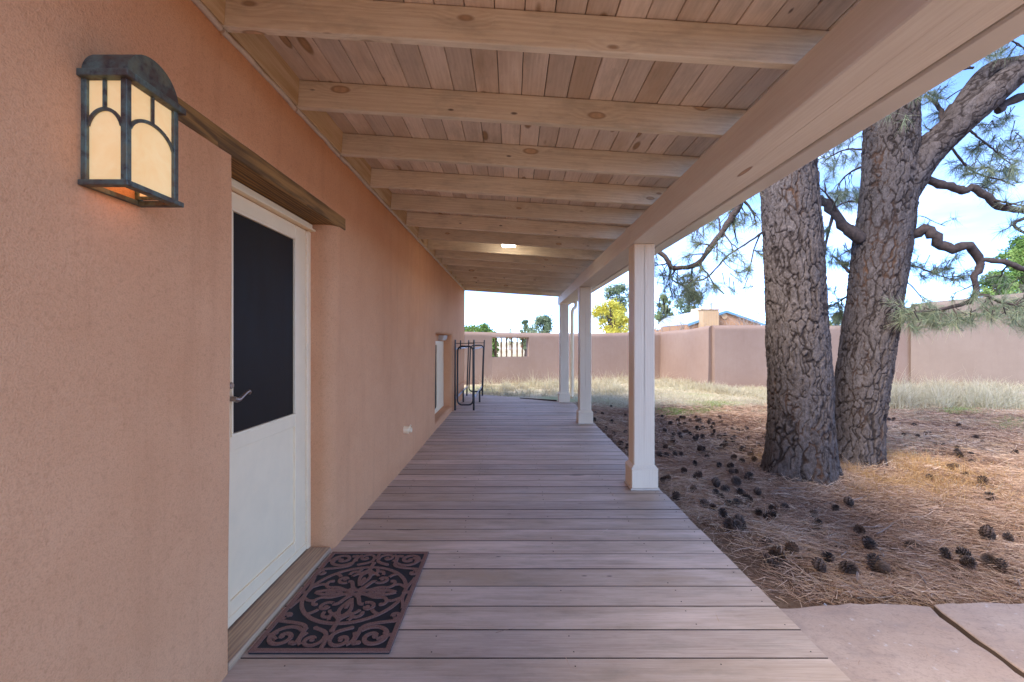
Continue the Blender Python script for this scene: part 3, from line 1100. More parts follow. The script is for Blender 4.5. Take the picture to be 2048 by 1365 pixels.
post(1.213, 4.245, 2.252, 0.0, [(0.097, 1.25, 2.15, 0.0007, 0.0), (0.095, 0.3, 0.95, 0.0006, 0.01)],
     'nearest white porch post with plinth, beside the two pine trunks')
post(1.205, 7.51, 2.244, 0.0, [(0.095, 0.25, 1.1, 0.0020, 0.01), (0.09, 1.1, 2.2, 0.0022, -0.01)],
     'middle white porch post with a long vertical crack')
post(1.165, 10.15, 2.196, -0.012, [(0.09, 0.5, 2.1, 0.0008, 0.0)],
     'farthest and smallest white porch post, in front of the downspout', w=0.195)

# ------------------------------------------------------------------ wall lantern
lx, ly, lz = WX + 0.012, 1.295, 1.775
lan = tag(empty('wall_lantern', (lx, ly, lz)), 'verdigris copper wall lantern with glowing amber glass left of the door', 'lantern')
D, Wd, Hh = 0.125, 0.094, 0.285      # depth, half width, height
p_ = 0.0085
mb = MB()
for (cx, cy) in ((p_, -Wd + p_), (p_, Wd - p_), (D - p_, -Wd + p_), (D - p_, Wd - p_)):
    mb.box(cx - p_, cx + p_, cy - p_, cy + p_, 0.012, Hh)
mb.box(0.0, 0.003, -Wd, Wd, 0.0, Hh + 0.03)
mb.build('frame', M['copper'], lan, bevel=0.0015)
mb = MB()
# bottom flange as an open ring; top flange
for (z0, z1, e) in ((-0.003, 0.0115, 0.010), (Hh - 0.002, Hh + 0.017, 0.014)):
    mb = MB()
    mb.box(0.0035, D + e, -Wd - e, -Wd + 0.013, z0, z1)
    mb.box(0.0035, D + e, Wd - 0.013, Wd + e, z0, z1)
    mb.box(D - 0.016, D + e, -Wd + 0.0135, Wd - 0.0135, z0, z1)
    mb.box(0.0035, 0.014, -Wd + 0.0135, Wd - 0.0135, z0, z1)
    mb.build('flange', M['copper'], lan, bevel=0.0015)
# barrel cap
mb = MB()
na = 18
outer = [(Wd * math.cos(a), Hh + 0.014 + 0.088 * math.sin(a)) for a in np.linspace(0, PI, na + 1)]
mb.prism(outer, 0.004, D, 'x')
mb.build('dome_cap', M['copper'], lan, smooth=35)


def face_bars(u0, u1, z0, z1, mapf, parent):
    """muntins of one lantern side: u across, z up; mapf(u, z, t) -> local point"""
    mb = MB()
    um = (u0 + u1) / 2
    half = (u1 - u0) / 2
    w = 0.0045
    zs = z1 - 0.085        # springing of the arch top
    bars = []
    arc = []
    for a in np.linspace(0.28, PI - 0.28, 15):
        arc.append((um + half * math.cos(a) / math.cos(0.28), zs - 0.055 + 0.062 * math.sin(a)))
    def ribbon(pts):
        b = len(mb.v)
        n_ = len(pts)
        for i_, (u, z_) in enumerate(pts):
            a_ = pts[max(i_-1, 0)]
            c_ = pts[min(i_+1, n_-1)]
            tx, tz = c_[0]-a_[0], c_[1]-a_[1]
            l_ = math.hypot(tx, tz)
            nx_, nz_ = -tz/l_*w, tx/l_*w
            for (s_, t_) in ((-1, 0.0), (1, 0.0), (1, 0.005), (-1, 0.005)):
                mb.v.append(tuple(mapf(u + s_*nx_, z_ + s_*nz_, t_)))
        for i_ in range(n_-1):
            for q_ in range(4):
                mb.f.append((b+i_*4+q_, b+i_*4+(q_+1) % 4, b+(i_+1)*4+(q_+1) % 4, b+(i_+1)*4+q_))
        mb.f.append((b, b+1, b+2, b+3))
        mb.f.append((b+(n_-1)*4+3, b+(n_-1)*4+2, b+(n_-1)*4+1, b+(n_-1)*4))
    ribbon(arc)
    ribbon([(um, zs + 0.010), (um, z1)])
    mb.build('muntin', M['copper'], parent)


z0_, z1_ = 0.016, Hh - 0.003
for sgn in (-1, 1):
    face_bars(0.017, D - 0.017, z0_, z1_, lambda u, z, t_, s=sgn: Vector((u, s * (Wd - 0.008 + t_), z)), lan)
    mb = MB()
    ya_, yb_ = sorted((sgn * (Wd - 0.010), sgn * (Wd - 0.014)))
    mb.box(0.016, D - 0.016, ya_, yb_, z0_, z1_)
    mb.build('glass_pane', M['amber'], lan)
face_bars(-Wd + 0.017, Wd - 0.017, z0_, z1_, lambda u, z, t_: Vector((D - 0.008 + t_, u, z)), lan)
MB().box(D - 0.014, D - 0.010, -Wd + 0.016, Wd - 0.016, z0_, z1_).build('glass_pane', M['amber'], lan)
mb = MB()
for (sy) in (-1, 1):
    mb = MB()
    a_, b2 = sorted((sy * (Wd - 0.0175), sy * (Wd - 0.0215)))
    mb.box(0.018, D - 0.018, a_, b2, z0_ - 0.004, z0_ + 0.006)
    mb.build('inner_rail', M['copper'], lan)
t = NT('bulb')
M['bulb'] = t.done((1, 0.8, 0.5, 1), 0.5, Emission_Color=(1, 0.7, 0.4, 1), Emission_Strength=0.2)
mb = MB()
mb.tube([(0.06, 0, 0.22), (0.06, 0, 0.19), (0.06, 0, 0.15), (0.06, 0, 0.12), (0.06, 0, 0.105)], [0.014, 0.018, 0.026, 0.022, 0.008], 12)
mb.build('bulb', M['bulb'], lan, smooth=60)
ld = bpy.data.lights.new('lantern_light', 'POINT')
ld.energy = 0.006
ld.color = (1.0, 0.80, 0.55)
ld.shadow_soft_size = 0.03
lo = bpy.data.objects.new('lantern_light', ld)
COL.objects.link(lo)
lo.parent = lan
lo.location = (0.06, 0, 0.06)

# ceiling light
cl = tag(empty('ceiling_light', (-0.04, 5.73, 2.57)), 'small lit square ceiling light between the rafters', 'ceiling light')
MB().box(-0.10, 0.10, -0.10, 0.10, 0.012, 0.085).build('housing', M['white'], cl, bevel=0.01, segs=2)
MB().box(-0.085, 0.085, -0.085, 0.085, -0.004, 0.011).build('lens', M['led'], cl, bevel=0.004)

cd_ = bpy.data.lights.new('ceiling_lamp', 'POINT')
cd_.energy = 0.2
cd_.color = (1.0, 0.90, 0.76)
cd_.shadow_soft_size = 0.08
co_ = bpy.data.objects.new('ceiling_lamp', cd_)
COL.objects.link(co_)
co_.parent = cl
co_.location = (0, 0, -0.09)

# ------------------------------------------------------------------ door mat
mat_o = tag(empty('door_mat', (-0.838, 2.427, 0.001)), 'brown scrollwork door mat on black rubber in front of the door', 'door mat')
MW, ML = 0.307, 0.466
MB().box(-MW, MW, -ML, ML, 0.0, 0.009).build('rubber_base', M['rubber'], mat_o, bevel=0.003)
mb = MB()
zlay = [0.0130]


def ribbon(pts, w, closed=False, taper=False):
    z = zlay[0]
    zlay[0] += 0.000012
    if not hasattr(w, '__len__') and w < 0.0115: w = w * 1.45
    elif hasattr(w, '__len__'): w = [q_ * 1.15 for q_ in w]
    n_ = len(pts)
    b = len(mb.v)
    for i_, (u, v) in enumerate(pts):
        if closed:
            a_, c_ = pts[(i_-1) % n_], pts[(i_+1) % n_]
        else:
            a_, c_ = pts[max(i_-1, 0)], pts[min(i_+1, n_-1)]
        tx, ty = c_[0]-a_[0], c_[1]-a_[1]
        l_ = math.hypot(tx, ty) + 1e-9
        ww = w[i_] if hasattr(w, '__len__') else w
        nx_, ny_ = -ty/l_*ww, tx/l_*ww
        mb.v += [(u+nx_, v+ny_, 0.008), (u+nx_*.9, v+ny_*.9, z), (u-nx_*.9, v-ny_*.9, z), (u-nx_, v-ny_, 0.008)]
    m_ = n_ if closed else n_ - 1
    for i_ in range(m_):
        j_ = (i_+1) % n_
        for q_ in range(3):
            mb.f.append((b+i_*4+q_, b+i_*4+q_+1, b+j_*4+q_+1, b+j_*4+q_))


def blob(u, v, r):
    z = zlay[0]
    zlay[0] += 0.000012
    b = len(mb.v)
    for q_ in range(10):
        a_ = q_ * 2 * PI / 10
        mb.v.append((u + r*math.cos(a_), v + r*math.sin(a_), z))
    for q_ in range(10):
        a_ = q_ * 2 * PI / 10
        mb.v.append((u + r*1.06*math.cos(a_), v + r*1.06*math.sin(a_), 0.008))
    mb.f.append(tuple(b + q_ for q_ in range(10)))
    for q_ in range(10):
        mb.f.append((b+q_, b+10+q_, b+10+(q_+1) % 10, b+(q_+1) % 10))


def spiral(cx, cy, r0, r1, a0, a1, n_=26):
    return [(cx + (r0+(r1-r0)*s)*math.cos(a0+(a1-a0)*s), cy + (r0+(r1-r0)*s)*math.sin(a0+(a1-a0)*s)) for s in np.linspace(0, 1, n_)]


def bez(p0, p1, p2, p3, n_=16):
    o_ = []
    for s in np.linspace(0, 1, n_):
        q_ = 1 - s
        o_.append(tuple(q_**3*p0[i_] + 3*q_*q_*s*p1[i_] + 3*q_*s*s*p2[i_] + s**3*p3[i_] for i_ in (0, 1)))
    return o_


bw = 0.012
for pts in ([(-MW+bw, -ML), (-MW+bw, ML)], [(MW-bw, -ML), (MW-bw, ML)], [(-MW, -ML+bw), (MW, -ML+bw)], [(-MW, ML-bw), (MW, ML-bw)]):
    ribbon(pts, bw)
ribbon([(0.262*math.cos(a), 0.268*math.sin(a)) for a in np.linspace(0, 2*PI, 73)[:-1]], 0.0075, True)
for sx in (-1, 1):
    for sy in (-1, 1):
        T = lambda pts, sx=sx, sy=sy: [(p[0]*sx, p[1]*sy) for p in pts]
        # corner volute
        ribbon(T(spiral(0.205, 0.365, 0.080, 0.016, -2.6, 5.6, 44)), list(np.linspace(0.0085, 0.010, 44)))
        blob(0.205*sx + 0.008*sx, 0.365*sy - 0.004*sy, 0.0135)
        ribbon(T(bez((0.136, 0.325), (0.11, 0.27), (0.20, 0.262), (0.285, 0.245))), 0.007)
        ribbon(T(bez((0.150, 0.40), (0.11, 0.44), (0.135, 0.36), (0.128, 0.30))), 0.007)
        ribbon(T(bez((0.286, 0.35), (0.255, 0.345), (0.245, 0.375), (0.225, 0.385))), 0.0065)
        blob(0.252*sx, 0.338*sy, 0.011)
        blob(0.150*sx, 0.405*sy, 0.012)
        # small inner volute by the short edge
        ribbon(T(spiral(0.066, 0.385, 0.052, 0.010, 3.5, -2.6, 34)), list(np.linspace(0.0075, 0.009, 34)))
        blob(0.064*sx, 0.386*sy, 0.011)
        ribbon(T(bez((0.016, 0.37), (0.005, 0.33), (0.055, 0.315), (0.085, 0.300))), 0.007)
        ribbon(T(bez((0.10, 0.42), (0.125, 0.40), (0.13, 0.37), (0.11, 0.335))), 0.0065)
        blob(0.085*sx, 0.300*sy, 0.011)
        # side scrolls beside the ring
        ribbon(T(spiral(0.262, 0.205, 0.028, 0.010, 1.6, -3.6, 18)), 0.0065)
        blob(0.258*sx, 0.206*sy, 0.010)
        ribbon(T(bez((0.285, 0.15), (0.285, 0.11), (0.262, 0.08), (0.262, 0.03))), 0.0065)
        # inside the ring
        ribbon(T(spiral(0.105, 0.130, 0.040, 0.012, -2.2, 3.0, 24)), 0.0065)
        blob(0.105*sx, 0.132*sy, 0.012)
        ribbon(T(bez((0.012, 0.03), (0.05, 0.05), (0.04, 0.12), (0.078, 0.108))), 0.0075)
        ribbon(T(bez((0.136, 0.155), (0.15, 0.18), (0.165, 0.19), (0.183, 0.192))), 0.0065)
        ribbon(T(bez((0.03, 0.012), (0.08, 0.015), (0.10, 0.06), (0.15, 0.045))), 0.0075)
        ribbon(T(bez((0.15, 0.045), (0.19, 0.05), (0.20, 0.10), (0.172, 0.115))), 0.0065)
        blob(0.168*sx, 0.112*sy, 0.012)
        ribbon(T(bez((0.19, 0.075), (0.22, 0.09), (0.235, 0.06), (0.258, 0.05))), 0.006)
        ribbon(T(bez((0.0, 0.06), (0.012, 0.11), (0.055, 0.16), (0.0, 0.215))), 0.0068)
        ribbon(T(bez((0.045, 0.245), (0.065, 0.215), (0.05, 0.185), (0.028, 0.185))), 0.0065)
        ribbon(T(bez((0.06, 0.215), (0.09, 0.225), (0.10, 0.20), (0.095, 0.175))), 0.0065)
        blob(0.030*sx, 0.182*sy, 0.010)
        ribbon(T(bez((0.07, 0.0), (0.11, 0.03), (0.165, 0.03), (0.215, 0.0))), 0.0068)
        ribbon(T(bez((0.075, 0.16), (0.07, 0.19), (0.02, 0.20), (0.0, 0.245))), 0.006)
for v_ in (-1, 1):
    blob(0, 0.215*v_, 0.012)
    ribbon([(0, 0.08*v_), (0, 0.135*v_)], 0.007)
    blob(0, 0.138*v_, 0.010)
    ribbon([(0.105*v_, 0), (0.16*v_, 0)], 0.007)
    ribbon([(0, 0.24*v_), (0, 0.32*v_)], 0.0075)
    blob(0, 0.318*v_, 0.013)
    ribbon([(0, 0.36*v_), (0, ML*v_*0.985)], 0.0065)
    ribbon([(0.25*v_, 0), (0.30*v_, 0)], 0.008)
for a_ in (0.6, 2.54, 3.74, 5.68):
    ribbon([(0.02*math.cos(a_), 0.02*math.sin(a_)), (0.055*math.cos(a_), 0.055*math.sin(a_))], [0.006, 0.011])
ribbon([(0.024*math.cos(a), 0.02*math.sin(a)) for a in np.linspace(0, 2*PI, 17)[:-1]], 0.008, True)
mb.build('scroll_pattern', M['flock'], mat_o)

# ------------------------------------------------------------------ firewood rack
rk = tag(empty('firewood_rack', (-0.93, 8.9, 0)), 'empty black tubular firewood rack against the far end of the porch wall', 'log rack')


def rl(p): return (p[0] + 0.93, p[1] - 8.9, p[2])


def rack_end(yy, xl, xr, lean):
    mbq = MB()
    r = 0.017
    top, bot = 1.255, 0.11
    # two uprights with feet
    for xx, s_ in ((xl, 1), (xr, -1)):
        mbq.tube([rl((xx, yy, 0.0)), rl((xx + lean * 0.5, yy, 0.7)), rl((xx + lean, yy, 1.385))], [r*1.25, r, r*0.9], 8)
    rr = 0.09
    loop = []
    xa, xb = xl + 0.05, xr - 0.012
    for (cx, cz, a0) in ((xb - rr, top - rr, 0), (xa + rr, top - rr, PI/2), (xa + rr, bot + rr, PI), (xb - rr, bot + rr, 1.5*PI)):
        for s_ in np.linspace(0, PI/2, 6):
            zz = cz + rr*math.sin(a0+s_)
            loop.append(rl((cx + rr*math.cos(a0+s_) + lean * zz / 1.385, yy - 0.02, zz)))
    loop.append(loop[0])
    mbq.tube(loop, r, 8, cap=False)
    mbq.tube([rl((xl + lean, yy, 1.315)), rl((xr + lean, yy, 1.315))], 0.008, 6)
    return mbq.build('end_frame', M['black_metal'], rk, smooth=50)


rack_end(8.88, -1.118, -0.750, 0.004)
rack_end(11.25, -1.125, -0.738, 0.05)
for xx in (-1.085, -0.72):
    mb = MB()
    mb.tube([rl((xx, 10.08, 0.0)), rl((xx, 10.08, 0.26))], 0.019, 8)
    mb.build('middle_leg', M['black_metal'], rk, smooth=50)
for xx in (-1.09, -0.80):
    MB().tube([rl((xx, 9.6, 1.19)), rl((xx, 9.6, 1.375))], 0.013, 8).build('stop_peg', M['black_metal'], rk, smooth=50)
for xx in (-1.105, -0.745):
    MB().box(xx - .006 + .93, xx + .006 + .93, 0.0, 2.33, 0.215, 0.255).build('bottom_rail', M['grey_metal'], rk, bevel=0.002)
    MB().box(xx - .006 + .93, xx + .006 + .93, 0.0, 2.33, 1.19, 1.222).build('top_rail', M['grey_metal'], rk, bevel=0.002)

# ------------------------------------------------------------------ courtyard wall


def adobe_run(mb, pts, zb, ztops, thick=0.36, ztop_flat=False, lintel=False):
    """thick wall following pts (x,y); front face toward the camera side; rounded top unless flat"""
    n = len(pts)
    # resample
    P_, Z_ = [], []
    for i in range(n - 1):
        a, b_ = Vector(pts[i]), Vector(pts[i+1])
        m_ = max(1, int((b_ - a).length / 0.25))
        for j in range(m_):
            s = j / m_
            P_.append(a.lerp(b_, s))
            Z_.append(ztops[i] * (1 - s) + ztops[i+1] * s)
    P_.append(Vector(pts[-1]))
    Z_.append(ztops[-1])
    # smooth corners a little
    for _ in range(1):
        P2 = list(P_)
        for i in range(1, len(P_) - 1):
            P2[i] = (P_[i-1] + P_[i] * 2 + P_[i+1]) / 4
        P_ = P2
    h = thick / 2
    b = len(mb.v)
    rings = 0
    for i, p in enumerate(P_):
        t_ = P_[min(i+1, len(P_)-1)] - P_[max(i-1, 0)]
        t_ = Vector((t_.x, t_.y)).normalized()
        nrm = Vector((t_.y, -t_.x))
        zt = Z_[i]
        if ztop_flat:
            prof = [(h + 0.05, zb), (h + 0.02, zb + 0.45), (h, zb + 0.9), (h, zt), (-h, zt), (-h, (zb+zt)/2), (-h, zb)]
        else:
            prof = [(h + 0.05, zb), (h + 0.02, zb + 0.45), (h, zb + 0.9), (h, zt - 0.4), (h, zt - 0.16)] if not lintel else [(h, zb)]
            for a_ in np.linspace(0, PI, 9):
                prof.append((h * math.cos(a_), zt - 0.12 + 0.12 * math.sin(a_)))
            prof += [(-h, zt - 0.4), (-h, zb)] if not lintel else [(-h, zb)]
        rings = len(prof)
        for (o_, z_) in prof:
            jit = 0.03 * (vnoise(np.array([[p.x * 0.8, p.y * 0.8, z_ * 0.8]]), 31)[0] - 0.5)
            q = p + nrm * (o_ + (jit if o_ > 0 else 0))
            mb.v.append((q.x, q.y, z_ + (0.045 * (vnoise(np.array([[p.x * 0.6, p.y * 0.6, 0]]), 41)[0] - 0.5) if z_ > zt - 0.2 and not ztop_flat else 0)))
    m_ = len(P_)
    for i in range(m_ - 1):
        for q in range(rings - 1):
            mb.f.append((b + i*rings + q, b + i*rings + q + 1, b + (i+1)*rings + q + 1, b + (i+1)*rings + q))
        mb.f.append((b + i*rings + rings - 1, b + i*rings, b + (i+1)*rings, b + (i+1)*rings + rings - 1))
    mb.f.append(tuple(b + q for q in range(rings)))
    mb.f.append(tuple(b + (m_-1)*rings + q for q in reversed(range(rings))))


yw = tag(empty('courtyard_wall', (0, 16, -0.15)), 'low rounded adobe courtyard wall with a spindled opening and a stepped corner', 'adobe wall')
# far part: runs from behind the house to the inner corner
A = lambda px, d: ((px - 1024) / FPX * d, d)
W0, W1 = A(981, 15.8), A(1055, 16.15)
zb = -0.3
mb = MB()
adobe_run(mb, [(-8.0, 13.2), A(934, 15.5), W0], zb, [1.66, 1.66, 1.655])
adobe_run(mb, [W1, A(1180, 16.7), A(1326, 17.6)], zb, [1.65, 1.66, 1.70])
adobe_run(mb, [A(1326, 17.62), A(1338, 16.9), A(1380, 15.6), A(1410, 14.62), A(1425, 14.4)], zb, [1.70, 1.72, 1.76, 1.84, 1.86])
adobe_run(mb, [A(1424, 14.38), A(1445, 14.4), A(1535, 14.6), A(1660, 15.0), A(1835, 15.6)], zb, [1.86, 1.86, 1.87, 1.88, 1.97])
o = mb.build('wall_run', M['adobe'], yw, smooth=50)
o.location = (0, -16, 0.15)
mb = MB()
adobe_run(mb, [W0, W1], 1.49, [1.655, 1.65], lintel=True)
adobe_run(mb, [W0, W1], zb, [0.80, 0.80], ztop_flat=True)
o = mb.build('opening_surround', M['adobe'], yw, smooth=50)
o.location = (0, -16, 0.15)
# wooden spindles in the opening
for q in range(6):
    s = (q + 1) / 7
    cx = W0[0] + (W1[0] - W0[0]) * s
    cy = W0[1] + (W1[1] - W0[1]) * s - 0.02
    pts = [(cx, cy - 16, z_ + 0.15) for z_ in (0.79, 0.90, 0.98, 1.08, 1.2, 1.3, 1.38, 1.50)]
    MB().tube(pts, [0.026, 0.026, 0.034, 0.024, 0.033, 0.025, 0.030, 0.028], 8).build('spindle', M['spindle'], yw, smooth=60)
# dark timber head of the opening
mb = MB()
ddx, ddy = W1[0] - W0[0], W1[1] - W0[1]
mb.v = [(W0[0], W0[1]-.185-16, 1.455+.15), (W1[0], W1[1]-.185-16, 1.455+.15), (W1[0], W1[1]+.17-16, 1.455+.15), (W0[0], W0[1]+.17-16, 1.455+.15),
        (W0[0], W0[1]-.185-16, 1.488+.15), (W1[0], W1[1]-.185-16, 1.488+.15), (W1[0], W1[1]+.17-16, 1.488+.15), (W0[0], W0[1]+.17-16, 1.488+.15)]
mb.f = [(0, 3, 2, 1), (4, 5, 6, 7), (0, 1, 5, 4), (1, 2, 6, 5), (2, 3, 7, 6), (3, 0, 4, 7)]
mb.build('opening_head', M['spindle'], yw)

# high pale wall on the right
hw = tag(empty('high_adobe_wall', (13.6, 15, -0.15)), 'tall pale adobe building wall on the right behind the pine branches', 'adobe wall')
mb = MB()
a0 = A(1822, 15.4)
pts = [a0, (A(1900, 14.75)), A(2048, 13.5), A(2250, 12.1), A(2700, 10.2)]
adobe_run(mb, pts, zb, [2.62, 2.70, 2.80, 2.83, 2.85], thick=0.5)
o = mb.build('wall_face', M['adobe2'], hw, smooth=50)
o.location = (-13.6, -15, 0.15)
mb = MB()
mb.v = []
bp = [(a0[0] + 0.25, a0[1] + 0.25), (19.0, 10.6), (25.0, 14), (20.0, 21.0), (14.4, 18.2)]
mb.prism([(p[0] - 13.6, p[1] - 15) for p in bp], -0.1, 2.70)
mb.build('building_block', M['adobe2'], hw, bevel=0.08, segs=3)

# ------------------------------------------------------------------ neighbour's house behind the wall
nh = tag(empty('neighbour_house', (13, 34, 0)), 'low orange house with pale metal roof and blue trim beyond the wall', 'house')
M['orange'] = m_flat('orange_siding', S(158, 118, 86), 0.8, noise_amt=0.06, nscale=1)
M['tan'] = m_flat('tan_siding', S(176, 146, 112), 0.8, noise_amt=0.06, nscale=1)
M['metalroof'] = m_flat('metal_roof', S(206, 212, 222), 0.35, 0.3, noise_amt=0.05, nscale=0.6)
M['bluetrim'] = m_flat('blue_trim', S(96, 136, 160), 0.5)


def quad_slab(name, a, b_, c_, d_, th, mat, parent):
    """a,b,c,d Vectors, thickness downwards"""
    mbq = MB()
    dn = Vector((0, 0, -th))
    mbq.v = [tuple(p) for p in (a + dn, b_ + dn, c_ + dn, d_ + dn, a, b_, c_, d_)]
    mbq.f = [(0, 3, 2, 1), (4, 5, 6, 7), (0, 1, 5, 4), (1, 2, 6, 5), (2, 3, 7, 6), (3, 0, 4, 7)]
    o_ = mbq.build(name, mat, parent)
    o_.location = -Vector(parent.location)
    return o_


e0, e1 = P(1312, 658, 45), P(1410, 640, 32.5)
r0, r1 = P(1325, 636, 49), P(1412, 619, 36.5)
quad_slab('roof', e0, e1, r1, r0, 0.12, M['metalroof'], nh)
quad_slab('eave_trim', e0 + Vector((0.05, -0.06, 0.02)), e1 + Vector((0, -0.06, 0.02)), e1 + Vector((0, 0.0, 0.02)), e0 + Vector((0.05, 0.0, 0.02)), 0.2, M['bluetrim'], nh)
w0, w1 = e0 + Vector((0.6, 0.5, -0.1)), e1 + Vector((-0.1, 0.5, -0.1))
mb = MB()
mb.v = [(w0.x, w0.y, -0.2), (w1.x, w1.y, -0.2), (w1.x, w1.y + 5, -0.2), (w0.x, w0.y + 5, -0.2),
        (w0.x, w0.y, w0.z), (w1.x, w1.y, w1.z), (w1.x, w1.y + 5, w1.z), (w0.x, w0.y + 5, w0.z)]
mb.f = [(0, 3, 2, 1), (4, 5, 6, 7), (0, 1, 5, 4), (1, 2, 6, 5), (2, 3, 7, 6), (3, 0, 4, 7)]
o = mb.build('house_wall', M['orange'], nh)
o.location = -Vector(nh.location)
# standing seams
mb = MB()
for s in np.linspace(0.05, 0.95, 16):
    mb.tube([e0.lerp(e1, s) + Vector((0, 0, .03)), r0.lerp(r1, s) + Vector((0, 0, .03))], 0.02, 4)
o = mb.build('roof_seams', M['metalroof'], nh)
o.location = -Vector(nh.location)
# gable wing
gp, gr, gl = P(1453, 621.5, 32), P(1530, 648.5, 32), P(1376, 648.5, 32)
mb = MB()
mb.prism([(gl.x, -0.2), (gr.x - 0.2, -0.2), (gr.x - 0.2, gr.z - 0.02), (gp.x, gp.z - 0.1), (gl.x, gl.z - 0.02)], 32.15, 37.5, 'y')
o = mb.build('gable_wall', M['orange'], nh)
o.location = -Vector(nh.location)
for a_, b2 in ((gl, gp), (gp, gr)):
    bk = Vector((0, 6, 0))
    quad_slab('gable_roof', a_, b2, b2 + bk, a_ + bk, 0.05, M['metalroof'], nh)
    quad_slab('barge_board', a_ + Vector((0, -.05, .015)), b2 + Vector((0, -.05, .015)), b2 + Vector((0, -.003, .015)), a_ + Vector((0, -.003, .015)), 0.17, M['bluetrim'], nh)
c0 = P(1449, 633, 32.1)
mb = MB()
mb.tube([(c0.x, 32.08, c0.z), (c0.x, 32.14, c0.z)], 0.20, 16)
o = mb.build('gable_vent', M['tan'], nh, smooth=40)
o.location = -Vector(nh.location)
ch0, ch1 = P(1406, 620, 31.3), P(1438, 620, 31.3)
mb = MB().box(ch0.x, ch1.x, 31.3, 32.1, -0.2, ch0.z)
o = mb.build('chimney', M['tan'], nh)
o.location = -Vector(nh.location)
mb = MB().box(ch0.x - .06, ch1.x + .06, 31.24, 32.14, ch0.z + .003, ch0.z + .06)
for q in np.linspace(0.08, 0.92, 9):
    xx = ch0.x + (ch1.x - ch0.x) * q
    mb.box(xx - 0.012, xx + 0.012, 31.275, 31.298, 0, ch0.z - 0.01)
o = mb.build('chimney_trim', M['tan'], nh)
o.location = -Vector(nh.location)
f0 = P(1422, 620, 31.8)
mb = MB().tube([f0, f0 + Vector((0, 0, 0.42))], 0.09, 10)
mb.tube([f0 + Vector((0, 0, 0.42)), f0 + Vector((0, 0, 0.5))], [0.14, 0.13], 10)
o = mb.build('flue_pipe', M['grey_metal'], nh, smooth=40)
o.location = -Vector(nh.location)
f0 = P(1395, 622, 37)
o = MB().box(f0.x - 0.4, f0.x + 0.4, 36.6, 37.4, f0.z - 0.5, f0.z + 0.15).build('roof_cooler', M['white'], nh, bevel=0.04)
o.location = -Vector(nh.location)

# ------------------------------------------------------------------ red car seen through the opening
car = tag(empty('parked_car', (3.6, 78, -0.1)), 'distant red car seen through the spindled opening in the wall', 'car')
M['redpaint'] = m_flat('red_paint', S(196, 26, 30), 0.3, noise_amt=0.03)
M['tyre'] = m_flat('tyre_rubber', (0.02, 0.02, 0.02, 1), 0.8)
body = [(-2.1, .35), (-2.15, .7), (-2.0, .92), (-1.1, 1.0), (-.6, 1.42), (.7, 1.46), (1.5, 1.05), (2.1, .98), (2.15, .5), (2.1, .35)]
mb = MB()
mb.prism(list(reversed(body)), -0.85, 0.85, 'y')
mb.build('body', M['redpaint'], car, bevel=0.05, segs=2)
mb = MB()
mb.prism(list(reversed([(-0.95, 1.0), (-.52, 1.36), (.62, 1.39), (1.2, 1.05)])), -0.862, 0.862, 'y')
mb.build('side_windows', M['glass'], car)
for xx in (-1.35, 1.35):
    for yy in (-0.86, 0.86):
        mb = MB().tube([(xx, yy - .1, .33), (xx, yy + .1, .33)], 0.33, 16)
        mb.build('wheel', M['tyre'], car, smooth=40)


